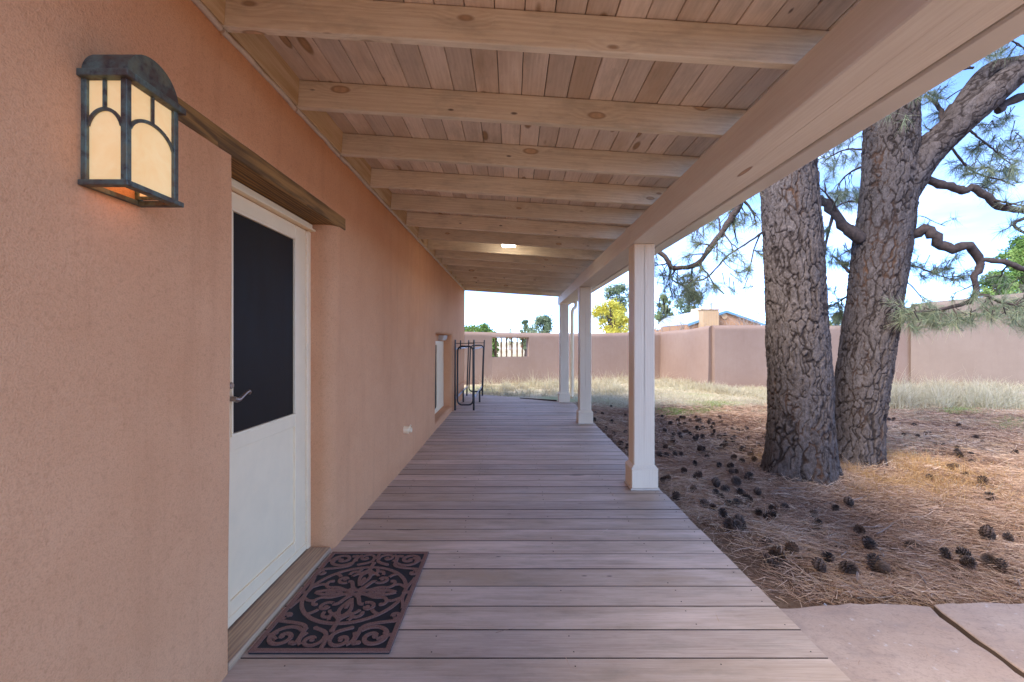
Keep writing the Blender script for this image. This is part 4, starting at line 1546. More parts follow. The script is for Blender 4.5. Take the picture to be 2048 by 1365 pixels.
# ------------------------------------------------------------------ the two pines
def bark_tube(path, radii, nu=250, dz=0.010, seed=0, amp=1.0, cell=0.058, flare=True):
    """tapered trunk with furrowed plates; returns V, F, crev, cell"""
    path = [Vector(p) for p in path]
    # catmull-rom resample
    pts, rr = [], []
    for i in range(len(path) - 1):
        p0 = path[max(i-1, 0)]
        p1, p2 = path[i], path[i+1]
        p3 = path[min(i+2, len(path)-1)]
        m_ = max(2, int((p2 - p1).length / dz))
        for j in range(m_):
            s = j / m_
            q = 0.5 * ((2*p1) + (-p0+p2)*s + (2*p0-5*p1+4*p2-p3)*s*s + (-p0+3*p1-3*p2+p3)*s**3)
            pts.append(q)
            rr.append(radii[i] * (1-s) + radii[i+1] * s)
    C = np.array([tuple(p) for p in pts])
    R = np.array(rr)
    T = np.gradient(C, axis=0)
    T /= np.linalg.norm(T, axis=1)[:, None]
    ref = np.array([1.0, 0, 0]) if abs(T[0][0]) < 0.8 else np.array([0, 0, 1.0])
    A_ = ref - T * (T @ ref)[:, None]
    A_ /= np.linalg.norm(A_, axis=1)[:, None]
    B_ = np.cross(T, A_)
    n = len(C)
    th = np.linspace(0, 2*PI, nu, endpoint=False)
    ct, st = np.cos(th), np.sin(th)
    s_len = np.concatenate([[0], np.cumsum(np.linalg.norm(np.diff(C, axis=0), axis=1))])
    # bark coordinates on an undisplaced cylinder
    X = (R[:, None] * ct).ravel()
    Y = (R[:, None] * st).ravel()
    Z = np.repeat(s_len, nu)
    Pn = np.stack([X, Y, Z], 1)
    w = np.stack([fbm(Pn * 7 + 3, 3, seed), fbm(Pn * 7 + 9, 3, seed + 1), fbm(Pn * 5, 2, seed + 2)], 1)
    q = Pn.copy()
    q[:, 2] *= 0.25
    q = q / cell + w * 2.6
    F1, F2, Rc = voronoi(q, seed)
    edge = F2 - F1
    q2 = Pn.copy()
    q2[:, 2] *= 0.7
    G1, G2, Rc2 = voronoi(q2 / (cell * 0.40) + w * 3.0, seed + 5)
    e2 = G2 - G1
    cw = 0.03 + 0.20 * np.clip(vnoise(Pn * np.array([9, 9, 4.0]), seed + 40), 0, 1)
    plate = np.clip(edge / cw, 0, 1) ** 0.8
    fine = np.clip(e2 / 0.35, 0, 1)
    h = 0.014 * plate + 0.007 * fine + 0.011 * Rc * plate + 0.018 * fbm(Pn * np.array([22, 22, 12.0]), 3, seed + 3)
    lump = 0.13 * fbm(np.stack([ct[None, :].repeat(n, 0).ravel() * 1.2, st[None, :].repeat(n, 0).ravel() * 1.2, Z * 0.9], 1), 2, seed + 7)
    Rf = np.repeat(R, nu)
    dr = amp * (h - 0.018) * np.clip(Rf / 0.25, 0.25, 1) + lump * Rf
    if flare:
        f = np.exp(-np.maximum(Z - 0.42, 0) / 0.20)
        dr += Rf * 0.27 * f * (0.6 + 0.9 * np.maximum(0, np.sin(np.tile(th, n) * 5 + seed)))
    Rr = (Rf + dr).reshape(n, nu)
    V = C[:, None, :] + Rr[:, :, None] * (A_[:, None, :] * ct[None, :, None] + B_[:, None, :] * st[None, :, None])
    i = np.arange(n - 1)[:, None] * nu
    k_ = np.arange(nu)[None, :]
    k2 = (k_ + 1) % nu
    Fq = np.stack([(i + k_).ravel(), (i + k2).ravel(), (i + nu + k2).ravel(), (i + nu + k_).ravel()], 1)
    return V.reshape(-1, 3), Fq, np.clip(edge * 0.13 / cw * (0.5 + 0.7 * fine), 0, 1), Rc


def trunk_obj(name, parts, parent):
    Vs, Fs, cr, ce = [], [], [], []
    off = 0
    for (V, F, a, b_) in parts:
        Vs.append(V)
        Fs.append(F + off)
        cr.append(a)
        ce.append(b_)
        off += len(V)
    me = np_mesh(name, np.concatenate(Vs), np.concatenate(Fs), True,
                 {'crev': ('POINT', np.concatenate(cr)), 'cell': ('POINT', np.concatenate(ce))})
    return put(link(name, me, M['bark']), parent)


def TP(lst, d, slope=0.0):
    return [P(px, py, d) for px, py in lst]


tree1 = tag(empty('pine_tree', (3.02, 4.75, -0.12)), 'thick left pine trunk, nearer to the deck, with its furrowed bark and needles above', 'pine tree')
tree2 = tag(empty('pine_tree', (3.98, 5.3, -0.12)), 'right pine trunk behind the first, forking into a big limb at upper right', 'pine tree')
bpy.context.view_layer.update()
d1, d2 = 4.75, 5.30
k1, k2_ = d1 / FPX, d2 / FPX
p1 = TP([(1600, 1040), (1600, 985), (1600, 900), (1601, 800), (1596, 700), (1591, 600), (1586, 500), (1579, 400), (1573, 300), (1566, 150), (1558, 0), (1550, -300), (1545, -600), (1540, -850)], d1)
r1_ = [0.90 * q_ for q_ in [.34, .345, .338, .322, .313, .303, .300, .293, .288, .28, .27, .24, .19, .10]]
p2 = TP([(1690, 1000), (1697, 950), (1708, 900), (1719, 800), (1734, 700), (1750, 600), (1763, 500), (1776, 400), (1781, 300), (1784, 200), (1790, 0), (1797, -300), (1800, -600)], d2)
r2_ = [0.87 * q_ for q_ in [.262, .270, .280, .292, .305, .302, .318, .312, .296, .28, .25, .2, .12]]
limb = [P(1785, 440, 5.28), P(1812, 365, 5.22), P(1848, 313, 5.18), P(1890, 272, 5.1), P(1935, 230, 5.0), P(1980, 192, 4.95), P(2030, 150, 4.9), P(2110, 100, 4.85), P(2260, 20, 4.8), P(2500, -80, 4.8)]
limb_r = [.14, .185, .168, .152, .145, .138, .13, .12, .10, .04]
limb2 = [P(1885, 270, 5.12), P(1922, 222, 5.1), P(1950, 178, 5.1), P(1985, 143, 5.1), P(2050, 128, 5.15), P(2150, 100, 5.3), P(2300, 40, 5.5)]
limb2_r = [.10, .115, .105, .10, .095, .07, .03]
trunk_obj('trunk', [bark_tube(p1, r1_, seed=3)], tree1)
trunk_obj('trunk', [bark_tube(p2, r2_, seed=11), bark_tube(limb, limb_r, nu=130, seed=21, amp=0.8, cell=0.075, flare=False),
                    bark_tube(limb2, limb2_r, nu=90, seed=31, amp=0.7, cell=0.06, flare=False)], tree2)


# ------------------------------------------------ branches, twigs, needle tufts
class Foliage:
    def __init__(self):
        self.b = MB()
        self.tips = []      # (pos, dir, scale, n)

    def limb(self, pts, r0, r1, seg=7, knob=0.18, twigs=0, tl=0.4, droop=0.3, tuft=1.0, start=0.35, density=2):
        pts = [Vector(p) for p in pts]
        C = []
        for i in range(len(pts) - 1):
            p0, p1_, p2_, p3 = pts[max(i-1, 0)], pts[i], pts[i+1], pts[min(i+2, len(pts)-1)]
            m_ = max(2, int((p2_ - p1_).length / 0.05))
            for j in range(m_):
                s = j / m_
                C.append(0.5 * ((2*p1_) + (-p0+p2_)*s + (2*p0-5*p1_+4*p2_-p3)*s*s + (-p0+3*p1_-3*p2_+p3)*s**3))
        C.append(pts[-1])
        n = len(C)
        for i in range(1, n - 1):
            q_ = min(0.02, (r0 + (r1-r0) * i / n) * 0.30)
            C[i] = C[i] + Vector((random.uniform(-q_, q_), random.uniform(-q_, q_), random.uniform(-q_, q_)))
        R_ = [(r0 + (r1-r0) * i / (n-1)) * (1 + random.uniform(-knob, knob)) for i in range(n)]
        self.b.tube(C, R_, seg)
        for q in range(twigs):
            s = start + (1 - start) * (q + random.random()) / twigs
            i = min(n - 2, int(s * (n-1)))
            t_ = (C[i+1] - C[i]).normalized()
            side = Vector((random.gauss(0, 1), random.gauss(0, 1), random.gauss(0, 0.8)))
            side = (side - t_ * side.dot(t_)).normalized()
            self.twig(C[i], (side + t_ * 0.5).normalized(), tl * random.uniform(0.5, 1.2), max(0.006, R_[i] * 0.4), droop, tuft, density)
        return C

    def twig(self, p, d, L, r, droop, tuft, density=2, lvl=0):
        n = max(4, int(L / 0.06))
        C = [p.copy()]
        q = p.copy()
        d = d.copy()
        for i in range(n):
            d = (d + Vector((random.gauss(0, .22), random.gauss(0, .22), random.gauss(0, .2) - droop * 0.18))).normalized()
            q = q + d * (L / n)
            C.append(q.copy())
        self.b.tube(C, [r * (1 - 0.75 * i / n) for i in range(n + 1)], 5, cap=False)
        if lvl < 1:
            for k_ in range(density):
                i = random.randint(n // 3, n - 1)
                s = Vector((random.gauss(0, 1), random.gauss(0, 1), random.gauss(0, .7))).normalized()
                self.twig(C[i], (s + d * 0.7).normalized(), L * random.uniform(.35, .6), r * 0.55, droop, tuft, density, lvl + 1)
        if tuft > 0 and random.random() < tuft:
            self.tips.append((C[-1], d, 1.0))

    def needles(self, n_per=54, length=0.155, width=0.0036):
        bs, ds, ls, bn = [], [], [], []
        for (p, d, sc) in self.tips:
            m_ = int(n_per * sc * random.uniform(.6, 1.3))
            dv = np.array(d)
            v = rnd_unit(m_)
            v = v + dv[None, :] * RS.uniform(0.3, 1.3, (m_, 1))
            v /= np.linalg.norm(v, axis=1)[:, None]
            back = RS.uniform(0, 0.10, (m_, 1)) * dv[None, :]
            bs.append(np.array(p)[None, :] - back)
            ds.append(v)
            ls.append(RS.uniform(.6, 1.1, m_) * length * (0.8 + 0.2 * sc))
            b_ = np.zeros((m_, 3))
            b_[:, 2] = -RS.uniform(0.05, 0.3, m_)
            bn.append(b_)
        bs, ds, ls, bn = map(np.concatenate, (bs, ds, ls, bn))
        rnd = np.clip(np.repeat([random.random() for _ in self.tips],
                                [0]*0 + [len(x) for x in self._lens(n_per)]) if False else RS.rand(len(bs)), 0, 1)
        return strand_mesh('needles', bs, ds, ls, np.full(len(bs), width), bn, 2, rnd)


f1, f2 = Foliage(), Foliage()
LP = lambda lst: [P(*q) for q in lst]
# --- left pine: limb that hangs left behind the gutter
f1.limb(LP([(1560, 200, 4.7), (1500, 350, 4.9), (1478, 410, 5.0), (1462, 440, 5.05), (1440, 470, 5.1), (1412, 508, 5.15), (1395, 530, 5.2),
            (1365, 537, 5.25), (1343, 535, 5.3), (1330, 515, 5.35), (1316, 503, 5.4), (1285, 495, 5.5)]), 0.05, 0.022, twigs=14, tl=0.35, droop=0.6, tuft=0.9)
f1.limb(LP([(1525, 465, 4.9), (1490, 490, 5.0), (1455, 512, 5.05), (1430, 540, 5.1), (1405, 560, 5.15), (1375, 560, 5.2)]), 0.012, 0.008, twigs=4, tl=.25, droop=.8)
f1.limb(LP([(1398, 530, 5.2), (1415, 548, 5.2), (1430, 572, 5.2), (1448, 588, 5.2)]), 0.011, 0.008, twigs=3, tl=.15)
f1.limb(LP([(1520, 470, 4.95), (1508, 500, 5.0), (1500, 535, 5.0), (1490, 560, 5.0)]), 0.008, 0.006, twigs=2, tl=.12, droop=.8)
f1.limb(LP([(1340, 535, 5.3), (1345, 560, 5.4), (1370, 575, 5.4), (1385, 600, 5.4)]), 0.012, 0.006, twigs=5, tl=.25, droop=.8)
f1.limb(LP([(1440, 470, 5.1), (1438, 440, 5.4), (1425, 425, 5.7)]), 0.012, 0.008, twigs=4, tl=.3)
for (px, py, d, n_) in ((1340, 560, 5.3, 6), (1350, 590, 5.4, 6), (1330, 620, 5.4, 5), (1375, 570, 5.3, 5), (1390, 600, 5.4, 4), (1335, 545, 5.3, 4),
                        (1395, 470, 5.2, 4), (1385, 480, 5.2, 3), (1455, 580, 5.2, 3), (1482, 572, 5.0, 2), (1475, 450, 5.0, 4), (1420, 440, 5.2, 4), (1500, 440, 5.0, 3)):
    for _ in range(n_):
        c_ = P(px + random.uniform(-16, 16), py + random.uniform(-12, 12), d + random.uniform(-.1, .2))
        f1.tips.append((c_, Vector((random.gauss(0, 1), random.gauss(0, .6), -0.5 + random.gauss(0, .6))).normalized(), 0.8))
        f1.b.tube([c_, c_ + Vector((random.gauss(0, .05), random.gauss(0, .05), 0.12))], [.004, .006], 4, cap=False)
# crown of the left pine above the roof
for q in range(26):
    z = random.uniform(4.2, 8.3)
    a = random.uniform(0, 2*PI)
    base = Vector((2.78 + 0.0, 4.75, z))
    Lb = random.uniform(1.4, 2.8) * (1.1 - 0.06 * (z - 4))
    dv = Vector((math.cos(a), math.sin(a), random.uniform(-.1, .35)))
    f1.limb([base, base + dv * Lb * .35, base + dv * Lb * .7 + Vector((0, 0, -.05)), base + dv * Lb], 0.045, 0.015, seg=5, twigs=8, tl=0.5, droop=.3, density=2)
f1.tips += []
# --- right pine
f2.limb(LP([(1725, 482, 5.25), (1700, 462, 5.3), (1680, 440, 5.35), (1665, 422, 5.4), (1645, 405, 5.45), (1620, 395, 5.6), (1560, 385, 5.8)]), 0.062, 0.045, twigs=4, tl=.4, tuft=.6)
f2.limb(LP([(1668, 425, 5.4), (1662, 445, 5.4), (1655, 470, 5.4), (1650, 500, 5.4), (1643, 525, 5.4)]), 0.018, 0.009, twigs=3, tl=.1)
f2.limb(LP([(1665, 420, 5.4), (1690, 405, 5.6), (1715, 402, 5.8)]), 0.012, 0.008, twigs=3, tl=.3)
f2.limb(LP([(1810, 475, 5.2), (1840, 463, 5.1), (1858, 462, 5.05), (1870, 476, 5.0), (1884, 492, 5.0), (1902, 499, 4.95), (1925, 491, 4.9),
            (1944, 499, 4.9), (1957, 516, 4.9), (1962, 532, 4.9)]), 0.062, 0.040, seg=9, knob=.14)
f2.limb(LP([(1960, 522, 4.9), (1985, 520, 4.85), (2020, 528, 4.8), (2060, 545, 4.8), (2120, 560, 4.8)]), 0.032, 0.018, twigs=4, tl=.4, droop=.7)
f2.limb(LP([(1962, 530, 4.9), (1955, 545, 4.9), (1946, 553, 4.9), (1951, 572, 4.9), (1952, 590, 4.88), (1938, 604, 4.85), (1905, 613, 4.8), (1875, 620, 4.8),
            (1840, 624, 4.8), (1812, 630, 4.8)]), 0.036, 0.009, twigs=9, tl=.24, droop=.7, start=.5)
f2.limb(LP([(1950, 590, 4.88), (1975, 592, 4.8), (2000, 605, 4.75), (2030, 610, 4.7), (2070, 625, 4.7)]), 0.016, 0.008, twigs=7, tl=.24, droop=.8, start=.2)
f2.limb(LP([(1955, 565, 4.9), (1930, 578, 4.85), (1905, 588, 4.8)]), 0.008, 0.004, twigs=2, tl=.1, tuft=.3)
f2.limb(LP([(1840, 352, 5.2), (1868, 366, 5.2), (1900, 373, 5.2), (1928, 383, 5.2), (1944, 375, 5.2), (1956, 380, 5.2), (1975, 395, 5.2), (1998, 414, 5.2),
            (2040, 420, 5.2), (2100, 430, 5.2)]), 0.05, 0.03, seg=8, twigs=5, tl=.35, tuft=.3, knob=.14)
f2.limb(LP([(2100, 420, 5.4), (2045, 438, 5.5), (2028, 450, 5.5), (2040, 462, 5.5), (2060, 470, 5.5)]), 0.02, 0.015, twigs=2, tl=.2)
f2.limb(LP([(1905, 262, 5.1), (1885, 243, 5.2), (1882, 222, 5.3), (1870, 205, 5.4), (1850, 192, 5.5)]), 0.032, 0.016, twigs=6, tl=.3, tuft=.9)
f2.limb(LP([(1886, 240, 5.2), (1900, 212, 5.2), (1930, 205, 5.2), (1950, 208, 5.2)]), 0.018, 0.01)
f2.limb(LP([(1892, 200, 5.4), (1925, 178, 5.3), (1965, 172, 5.3)]), 0.007, 0.005, tuft=0)
f2.limb(LP([(1880, 250, 5.2), (1860, 270, 5.2), (1830, 285, 5.3), (1815, 295, 5.3)]), 0.01, 0.006, twigs=4, tl=.2, tuft=.3)
f2.limb(LP([(1995, 222, 5.0), (2030, 200, 5.0), (2080, 190, 5.0)]), 0.05, 0.04)
f2.limb(LP([(1900, 290, 5.1), (1930, 330, 5.2), (1960, 350, 5.3), (2000, 360, 5.3), (2030, 372, 5.3)]), 0.014, 0.007, twigs=9, tl=.3, tuft=.6)
f2.limb(LP([(1940, 262, 5.0), (1975, 290, 5.2), (2010, 320, 5.3), (2025, 330, 5.3)]), 0.012, 0.006, twigs=6, tl=.3)
f2.limb(LP([(1810, 440, 5.3), (1840, 432, 5.3), (1870, 445, 5.3), (1890, 452, 5.3)]), 0.006, 0.004, twigs=2, tl=.12, tuft=.3)
f2.limb(LP([(1812, 528, 5.3), (1850, 540, 5.3), (1880, 552, 5.3), (1905, 560, 5.3)]), 0.012, 0.007, twigs=6, tl=.3)
f2.limb(LP([(1805, 555, 5.3), (1830, 580, 5.3), (1850, 605, 5.3)]), 0.008, 0.005, twigs=3, tl=.3, tuft=.4)
f2.limb(LP([(1698, 545, 5.4), (1680, 525, 5.6), (1665, 512, 5.7)]), 0.02, 0.012, twigs=2, tl=.1)
f2.limb(LP([(1700, 590, 5.6), (1675, 605, 5.7), (1655, 618, 5.8)]), 0.012, 0.007, twigs=6, tl=.3)
f2.limb(LP([(1722, 335, 5.5), (1700, 345, 5.7), (1680, 365, 5.8), (1670, 395, 5.8)]), 0.014, 0.006, twigs=9, tl=.35, tuft=.8)
f2.limb(LP([(1730, 300, 5.5), (1690, 300, 5.8), (1650, 320, 6.2)]), 0.014, 0.006, twigs=8, tl=.4)
# dense tufts seen in the photograph
for (px, py, d, n_, sx_, sy_) in ((1850, 640, 4.8, 9, 20, 12), (1885, 645, 4.8, 9, 22, 14), (1925, 640, 4.8, 8, 22, 14), (1965, 635, 4.75, 8, 25, 12), (2010, 630, 4.7, 8, 25, 14),
                                  (2040, 645, 4.7, 7, 20, 12), (1840, 658, 4.8, 4, 10, 6), (1880, 548, 5.3, 5, 15, 10), (1900, 558, 5.3, 4, 12, 6), (1835, 530, 5.3, 6, 18, 12), (1825, 505, 5.4, 4, 12, 10),
                                  (1990, 250, 5.3, 14, 40, 20), (2030, 290, 5.3, 14, 30, 25), (1980, 300, 5.3, 10, 30, 20), (1960, 330, 5.3, 8, 30, 15), (2000, 350, 5.4, 9, 25, 12),
                                  (1870, 195, 5.4, 6, 14, 12), (1990, 30 + 85, 5.0, 6, 16, 12), (1950, 350, 5.3, 5, 25, 10), (1668, 520, 5.6, 7, 12, 10), (1690, 510, 5.7, 4, 10, 12),
                                  (1665, 610, 5.8, 6, 18, 12), (1680, 640, 6.2, 6, 18, 8), (1660, 580, 5.9, 4, 14, 10), (1700, 400, 5.9, 6, 18, 20), (1665, 330, 6.2, 6, 20, 20), (1690, 290, 6.2, 5, 18, 18), (2000, 95, 5.4, 5, 20, 15)):
    for _ in range(n_):
        c_ = P(px + random.uniform(-sx_, sx_), py + random.uniform(-sy_, sy_), d + random.uniform(-.15, .25))
        f2.tips.append((c_, Vector((random.gauss(0, 1), random.gauss(0, .6), -0.4 + random.gauss(0, .5))).normalized(), 0.8))
        f2.b.tube([c_, c_ + Vector((random.gauss(0, .07), random.gauss(0, .05), random.uniform(.05, .12)))], [.004, .006], 4, cap=False)
for q in range(24):
    z = random.uniform(4.6, 8.6)
    a = random.uniform(0, 2*PI)
    base = Vector((4.5, 5.3, z))
    Lb = random.uniform(1.4, 2.8)
    dv = Vector((math.cos(a), math.sin(a), random.uniform(-.1, .35)))
    f2.limb([base, base + dv * Lb * .35, base + dv * Lb * .7 + Vector((0, 0, -.05)), base + dv * Lb], 0.045, 0.015, seg=5, twigs=8, tl=0.5, droop=.3, density=2)
for f, tr in ((f1, tree1), (f2, tree2)):
    put(f.b.build('branches', M['twig'], smooth=60), tr)
    me = f.needles()
    o = put(link('needles', me, M['needle_green']), tr)
    tag(o, kind='stuff')


# ------------------------------------------------------------------ background trees and shrubs
def leaf_mesh(name, centers, radii, n, size, elong=1.0, flat=0.0):
    """leaf faces spread through lumpy clusters"""
    m_ = len(centers)
    w = np.array(radii) ** 2
    idx = RS.choice(m_, n, p=w / w.sum())
    v = rnd_unit(n)
    rr = np.abs(RS.normal(0.75, 0.33, n))
    c = np.array([tuple(q) for q in centers])[idx] + v * (np.array(radii)[idx] * rr)[:, None]
    d = rnd_unit(n)
    rnd = np.clip(0.5 * _hash3(idx, idx * 0, idx * 0, 3) + 0.5 * RS.rand(n), 0, 1)
    return strand_mesh(name, c, d, RS.uniform(.6, 1.3, n) * size * elong, RS.uniform(.6, 1.2, n) * size, rnd_unit(n) * 0.2, 1, rnd)


def bg_tree(name, px, top, wpx, d, mat, label, n=5000, size=0.09, lump=0.28, shape='round', base_z=-0.1, cat='tree', group=None, trunk_r=0.12, crown_lo=0.25, nl=52, twigcol='twig', elong=1.6):
    x = (px - 1024) / FPX * d
    ztop = EYE + (682.5 - top) / FPX * d
    half = wpx / 2 / FPX * d
    r = tag(empty(name, (x, d, base_z)), label, cat, group)
    H = ztop - base_z
    b = MB()
    b.tube([(0, 0, 0), (random.uniform(-.1, .1), 0, H*.3), (random.uniform(-.15, .15), 0, H*.6), (0, 0, H*.88)], [trunk_r, trunk_r*.8, trunk_r*.5, trunk_r*.15], 7)
    cs, rs = [], []
    for q in range(nl):
        s = crown_lo + (1 - crown_lo) * (q + random.random()) / nl
        if shape == 'round':
            wv = math.sin(PI * min(1, max(0.02, (s - crown_lo) / (1 - crown_lo)) ** 0.8) * 0.93 + 0.12) ** 0.6
        else:
            wv = (1 - (s - crown_lo) / (1 - crown_lo)) ** 0.7 + 0.12
        wv = max(0.12, min(1, wv))
        a = random.uniform(0, 2*PI)
        ro = half * wv * random.uniform(.25, .85)
        rad = half * lump * random.uniform(.35, 1.0)
        c = Vector((math.cos(a) * ro, math.sin(a) * ro, min(H * s, H - rad * 0.8)))
        cs.append(c)
        rs.append(rad)
        b.tube([(0, 0, max(0.1, c.z * .6)), (c.x * .5, c.y * .5, c.z * .82), tuple(c)], [trunk_r*.35, trunk_r*.2, trunk_r*.08], 5, cap=False)
    b.build('trunk', M[twigcol], r)
    o = link('crown', leaf_mesh('crown', cs, rs, n, size, elong), M[mat], r)
    tag(o, kind='stuff')
    return r


bg_tree('juniper_bush', 942, 651, 80, 24, 'leaf_green', 'bright green bush above the wall just right of the porch wall end', 5000, .06, .33, cat='bush')
bg_tree('juniper_bush', 968, 650, 60, 23, 'leaf_green', 'second green bush showing above and through the wall opening at its left', 4000, .06, .35, cat='bush')
bg_tree('juniper_bush', 988, 664, 26, 20, 'leaf_green', 'dark green shrub seen through the left end of the spindled opening', 2500, .05, .4, cat='bush', crown_lo=.15)
bg_tree('distant_tree', 1020, 656, 22, 70, 'leaf_pale', 'tiny pale bare tree on the horizon above the spindled opening', 900, .08, .4, twigcol='tan_twig')
bg_tree('pine_bush', 1084, 632, 74, 36, 'leaf_dark', 'grey green conifer above the wall left of the far post', 6500, .09, .30)
bg_tree('pine_bush', 1050, 640, 26, 38, 'leaf_dark', 'narrow dark conifer beside the grey green one above the wall', 2500, .08, .33)
bg_tree('forsythia_bush', 1220, 602, 96, 24, 'leaf_yellow', 'bright yellow flowering shrub above the wall between the posts', 11000, .055, .30, cat='bush', crown_lo=.2)
bg_tree('elm_tree', 1232, 570, 90, 33, 'leaf_dark', 'tall loose green tree rising behind the yellow shrub', 5000, .11, .26)
bg_tree('forsythia_bush', 1275, 625, 40, 24, 'leaf_yellow', 'yellow shrub half hidden behind the nearest post', 2500, .055, .3, cat='bush')
bg_tree('pine_bush', 1378, 583, 80, 50, 'leaf_dark', 'dark round tree behind the neighbour roof, hung about by pine needles', 5000, .14, .28)
bg_tree('pine_bush', 1330, 590, 44, 48, 'leaf_pale', 'pale green tree beside the nearest post, left of the neighbour house', 3500, .14, .28)
bg_tree('cottonwood_tree', 1988, 545, 84, 30, 'leaf_green', 'bright green tree above the tall right wall, nearer its left end', 7000, .11, .3)
bg_tree('cottonwood_tree', 2045, 474, 120, 31, 'leaf_green', 'taller green tree at the right edge above the high wall', 11000, .12, .28)
bg_tree('cottonwood_tree', 2140, 440, 130, 33, 'leaf_green', 'broad green tree beyond the right edge behind the high wall', 8000, .14, .28)
bg_tree('pale_shrub', 1672, 630, 60, 19, 'leaf_pale', 'pale yellow green shrub showing between the two pine trunks', 3500, .05, .3, cat='bush')
bg_tree('pine_bush', 1806, 632, 30, 26, 'leaf_dark', 'small dark conifer peeping past the right pine trunk', 1800, .07, .35)


def bare_shrub(px, top, wpx, d, label, n=26):
    x = (px - 1024) / FPX * d
    ztop = EYE + (682.5 - top) / FPX * d
    r = tag(empty('bare_shrub', (x, d, -0.1)), label, 'bush', 'bare shrubs behind the courtyard wall')
    b = MB()
    H = ztop + 0.1
    half = wpx / 2 / FPX * d
    for q in range(n):
        p = Vector((0, 0, 0.3))
        dv = Vector((random.gauss(0, .4), random.gauss(0, .3), 1)).normalized()
        pts = [p.copy()]
        m_ = 10
        for i in range(m_):
            dv = (dv + Vector((random.gauss(0, .2) + 0.03 * (half and math.copysign(1, dv.x)), random.gauss(0, .15), random.gauss(0, .15)))).normalized()
            p = p + dv * H / m_ * random.uniform(.75, 1.05)
            p.x = max(-half, min(half, p.x))
            pts.append(p.copy())
            if i > 3 and random.random() < .8:
                s = (dv + Vector((random.gauss(0, .8), random.gauss(0, .5), random.gauss(0, .5)))).normalized()
                L_ = H * random.uniform(.06, .16)
                b.tube([p, p + s * L_ * .5 + Vector((0, 0, .03)), p + s * L_], [.008, .006, .004], 4, cap=False)
        b.tube(pts, [0.022 * (1 - .8 * i / m_) for i in range(m_ + 1)], 5, cap=False)
    b.build('stems', M['tan_twig'], r)


bare_shrub(1515, 596, 70, 22, 'pale leafless shrub left of the thick pine trunk, in front of the orange house')
bare_shrub(1490, 628, 60, 18, 'low pale twiggy shrub just above the wall before the orange gable')
bare_shrub(1340, 642, 60, 20, 'low bare twigs above the wall beside the nearest white post')
bare_shrub(1390, 646, 60, 20, 'low bare twigs above the wall below the tan chimney')


# ------------------------------------------------------------------ ground cover
def patch_noise(x, y, s, seed):
    return vnoise(np.stack([x * s, y * s, np.zeros_like(x)], 1), seed)


def scatter(n, x0, x1, y0, y1, power=0.0):
    x = RS.uniform(x0, x1, n)
    y = RS.uniform(y0, y1, n)
    return x, y


# pine needle litter, denser close to the viewer
def litter(n, y_lo, y_hi, x_lo, x_hi, Lr, wr, bias=1.0):
    u = RS.rand(n)
    y = y_lo + (y_hi - y_lo) * u ** bias
    x = RS.uniform(x_lo, x_hi, n)
    keep = np.ones(n, bool)
    keep &= ~((x < 1.9) & (y < 3.6) & (RS.rand(n) < (0.93 - 0.5 * np.clip((x - 1.42) / 0.5, 0, 1))))
    keep &= (y > 2.46 + 0.10 * patch_noise(x, y * 0, 2.5, 5)) | (RS.rand(n) < 0.006)
    edge = 9.2 + 1.6 * patch_noise(x, y, 0.7, 15) - 0.10 * np.maximum(0, x - 5)
    keep &= (y < edge) | (RS.rand(n) < 0.12)
    x, y = x[keep], y[keep]
    m_ = len(x)
    z = ground_z(x, y)
    clump = patch_noise(x, y, 3.5, 17)
    lift = RS.rand(m_) ** 1.5 * 0.075 * (0.25 + clump ** 1.5 * 1.3) + 0.002
    ang = RS.uniform(0, 2*PI, m_) * 0.5 + patch_noise(x, y, 1.4, 19) * 9.0
    el = RS.normal(0.03, 0.20, m_)
    d = np.stack([np.cos(ang) * np.cos(el), np.sin(ang) * np.cos(el), np.sin(el)], 1)
    L_ = RS.uniform(Lr[0], Lr[1], m_)
    base = np.stack([x, y, z + lift], 1) - d * (L_ * 0.5)[:, None]
    bend = RS.normal(0, 0.16, (m_, 3))
    bend[:, 2] = -np.abs(bend[:, 2]) * 0.5
    w = RS.uniform(wr[0], wr[1], m_)
    rnd = np.clip(0.6 * RS.rand(m_) + 0.5 * (patch_noise(x, y, 1.1, 23) - 0.25) + RS.normal(0, .1, m_), 0, 1)
    # keep them off the deck
    ok = (base[:, 0] > 1.365) & ((base + d * L_[:, None])[:, 0] > 1.365)
    return base[ok], d[ok], L_[ok], w[ok], bend[ok], rnd[ok]


A1 = litter(98000, 2.35, 5.6, 1.40, 6.4, (0.08, 0.20), (0.0020, 0.0038), 1.15)
A2 = litter(72000, 4.6, 10.6, 1.40, 11.5, (0.12, 0.24), (0.004, 0.0075), 1.0)
def base_litter(cx, cy, r0, n):
    a = RS.uniform(0, 2*PI, n)
    r = r0 + np.abs(RS.normal(0, .16, n))
    x, y = cx + r * np.cos(a), cy + r * np.sin(a)
    z = ground_z(x, y) + 0.10 * np.exp(-(r - r0) / .10) * RS.rand(n)
    t_ = a + RS.choice([-1, 1], n) * RS.uniform(.7, 2.0, n)
    el = RS.normal(.25, .3, n)
    d = np.stack([np.cos(t_) * np.cos(el), np.sin(t_) * np.cos(el), np.sin(el)], 1)
    L_ = RS.uniform(.08, .18, n)
    return (np.stack([x, y, z], 1) - d * (L_ * .4)[:, None], d, L_, RS.uniform(.0022, .004, n), RS.normal(0, .15, (n, 3)), RS.rand(n))


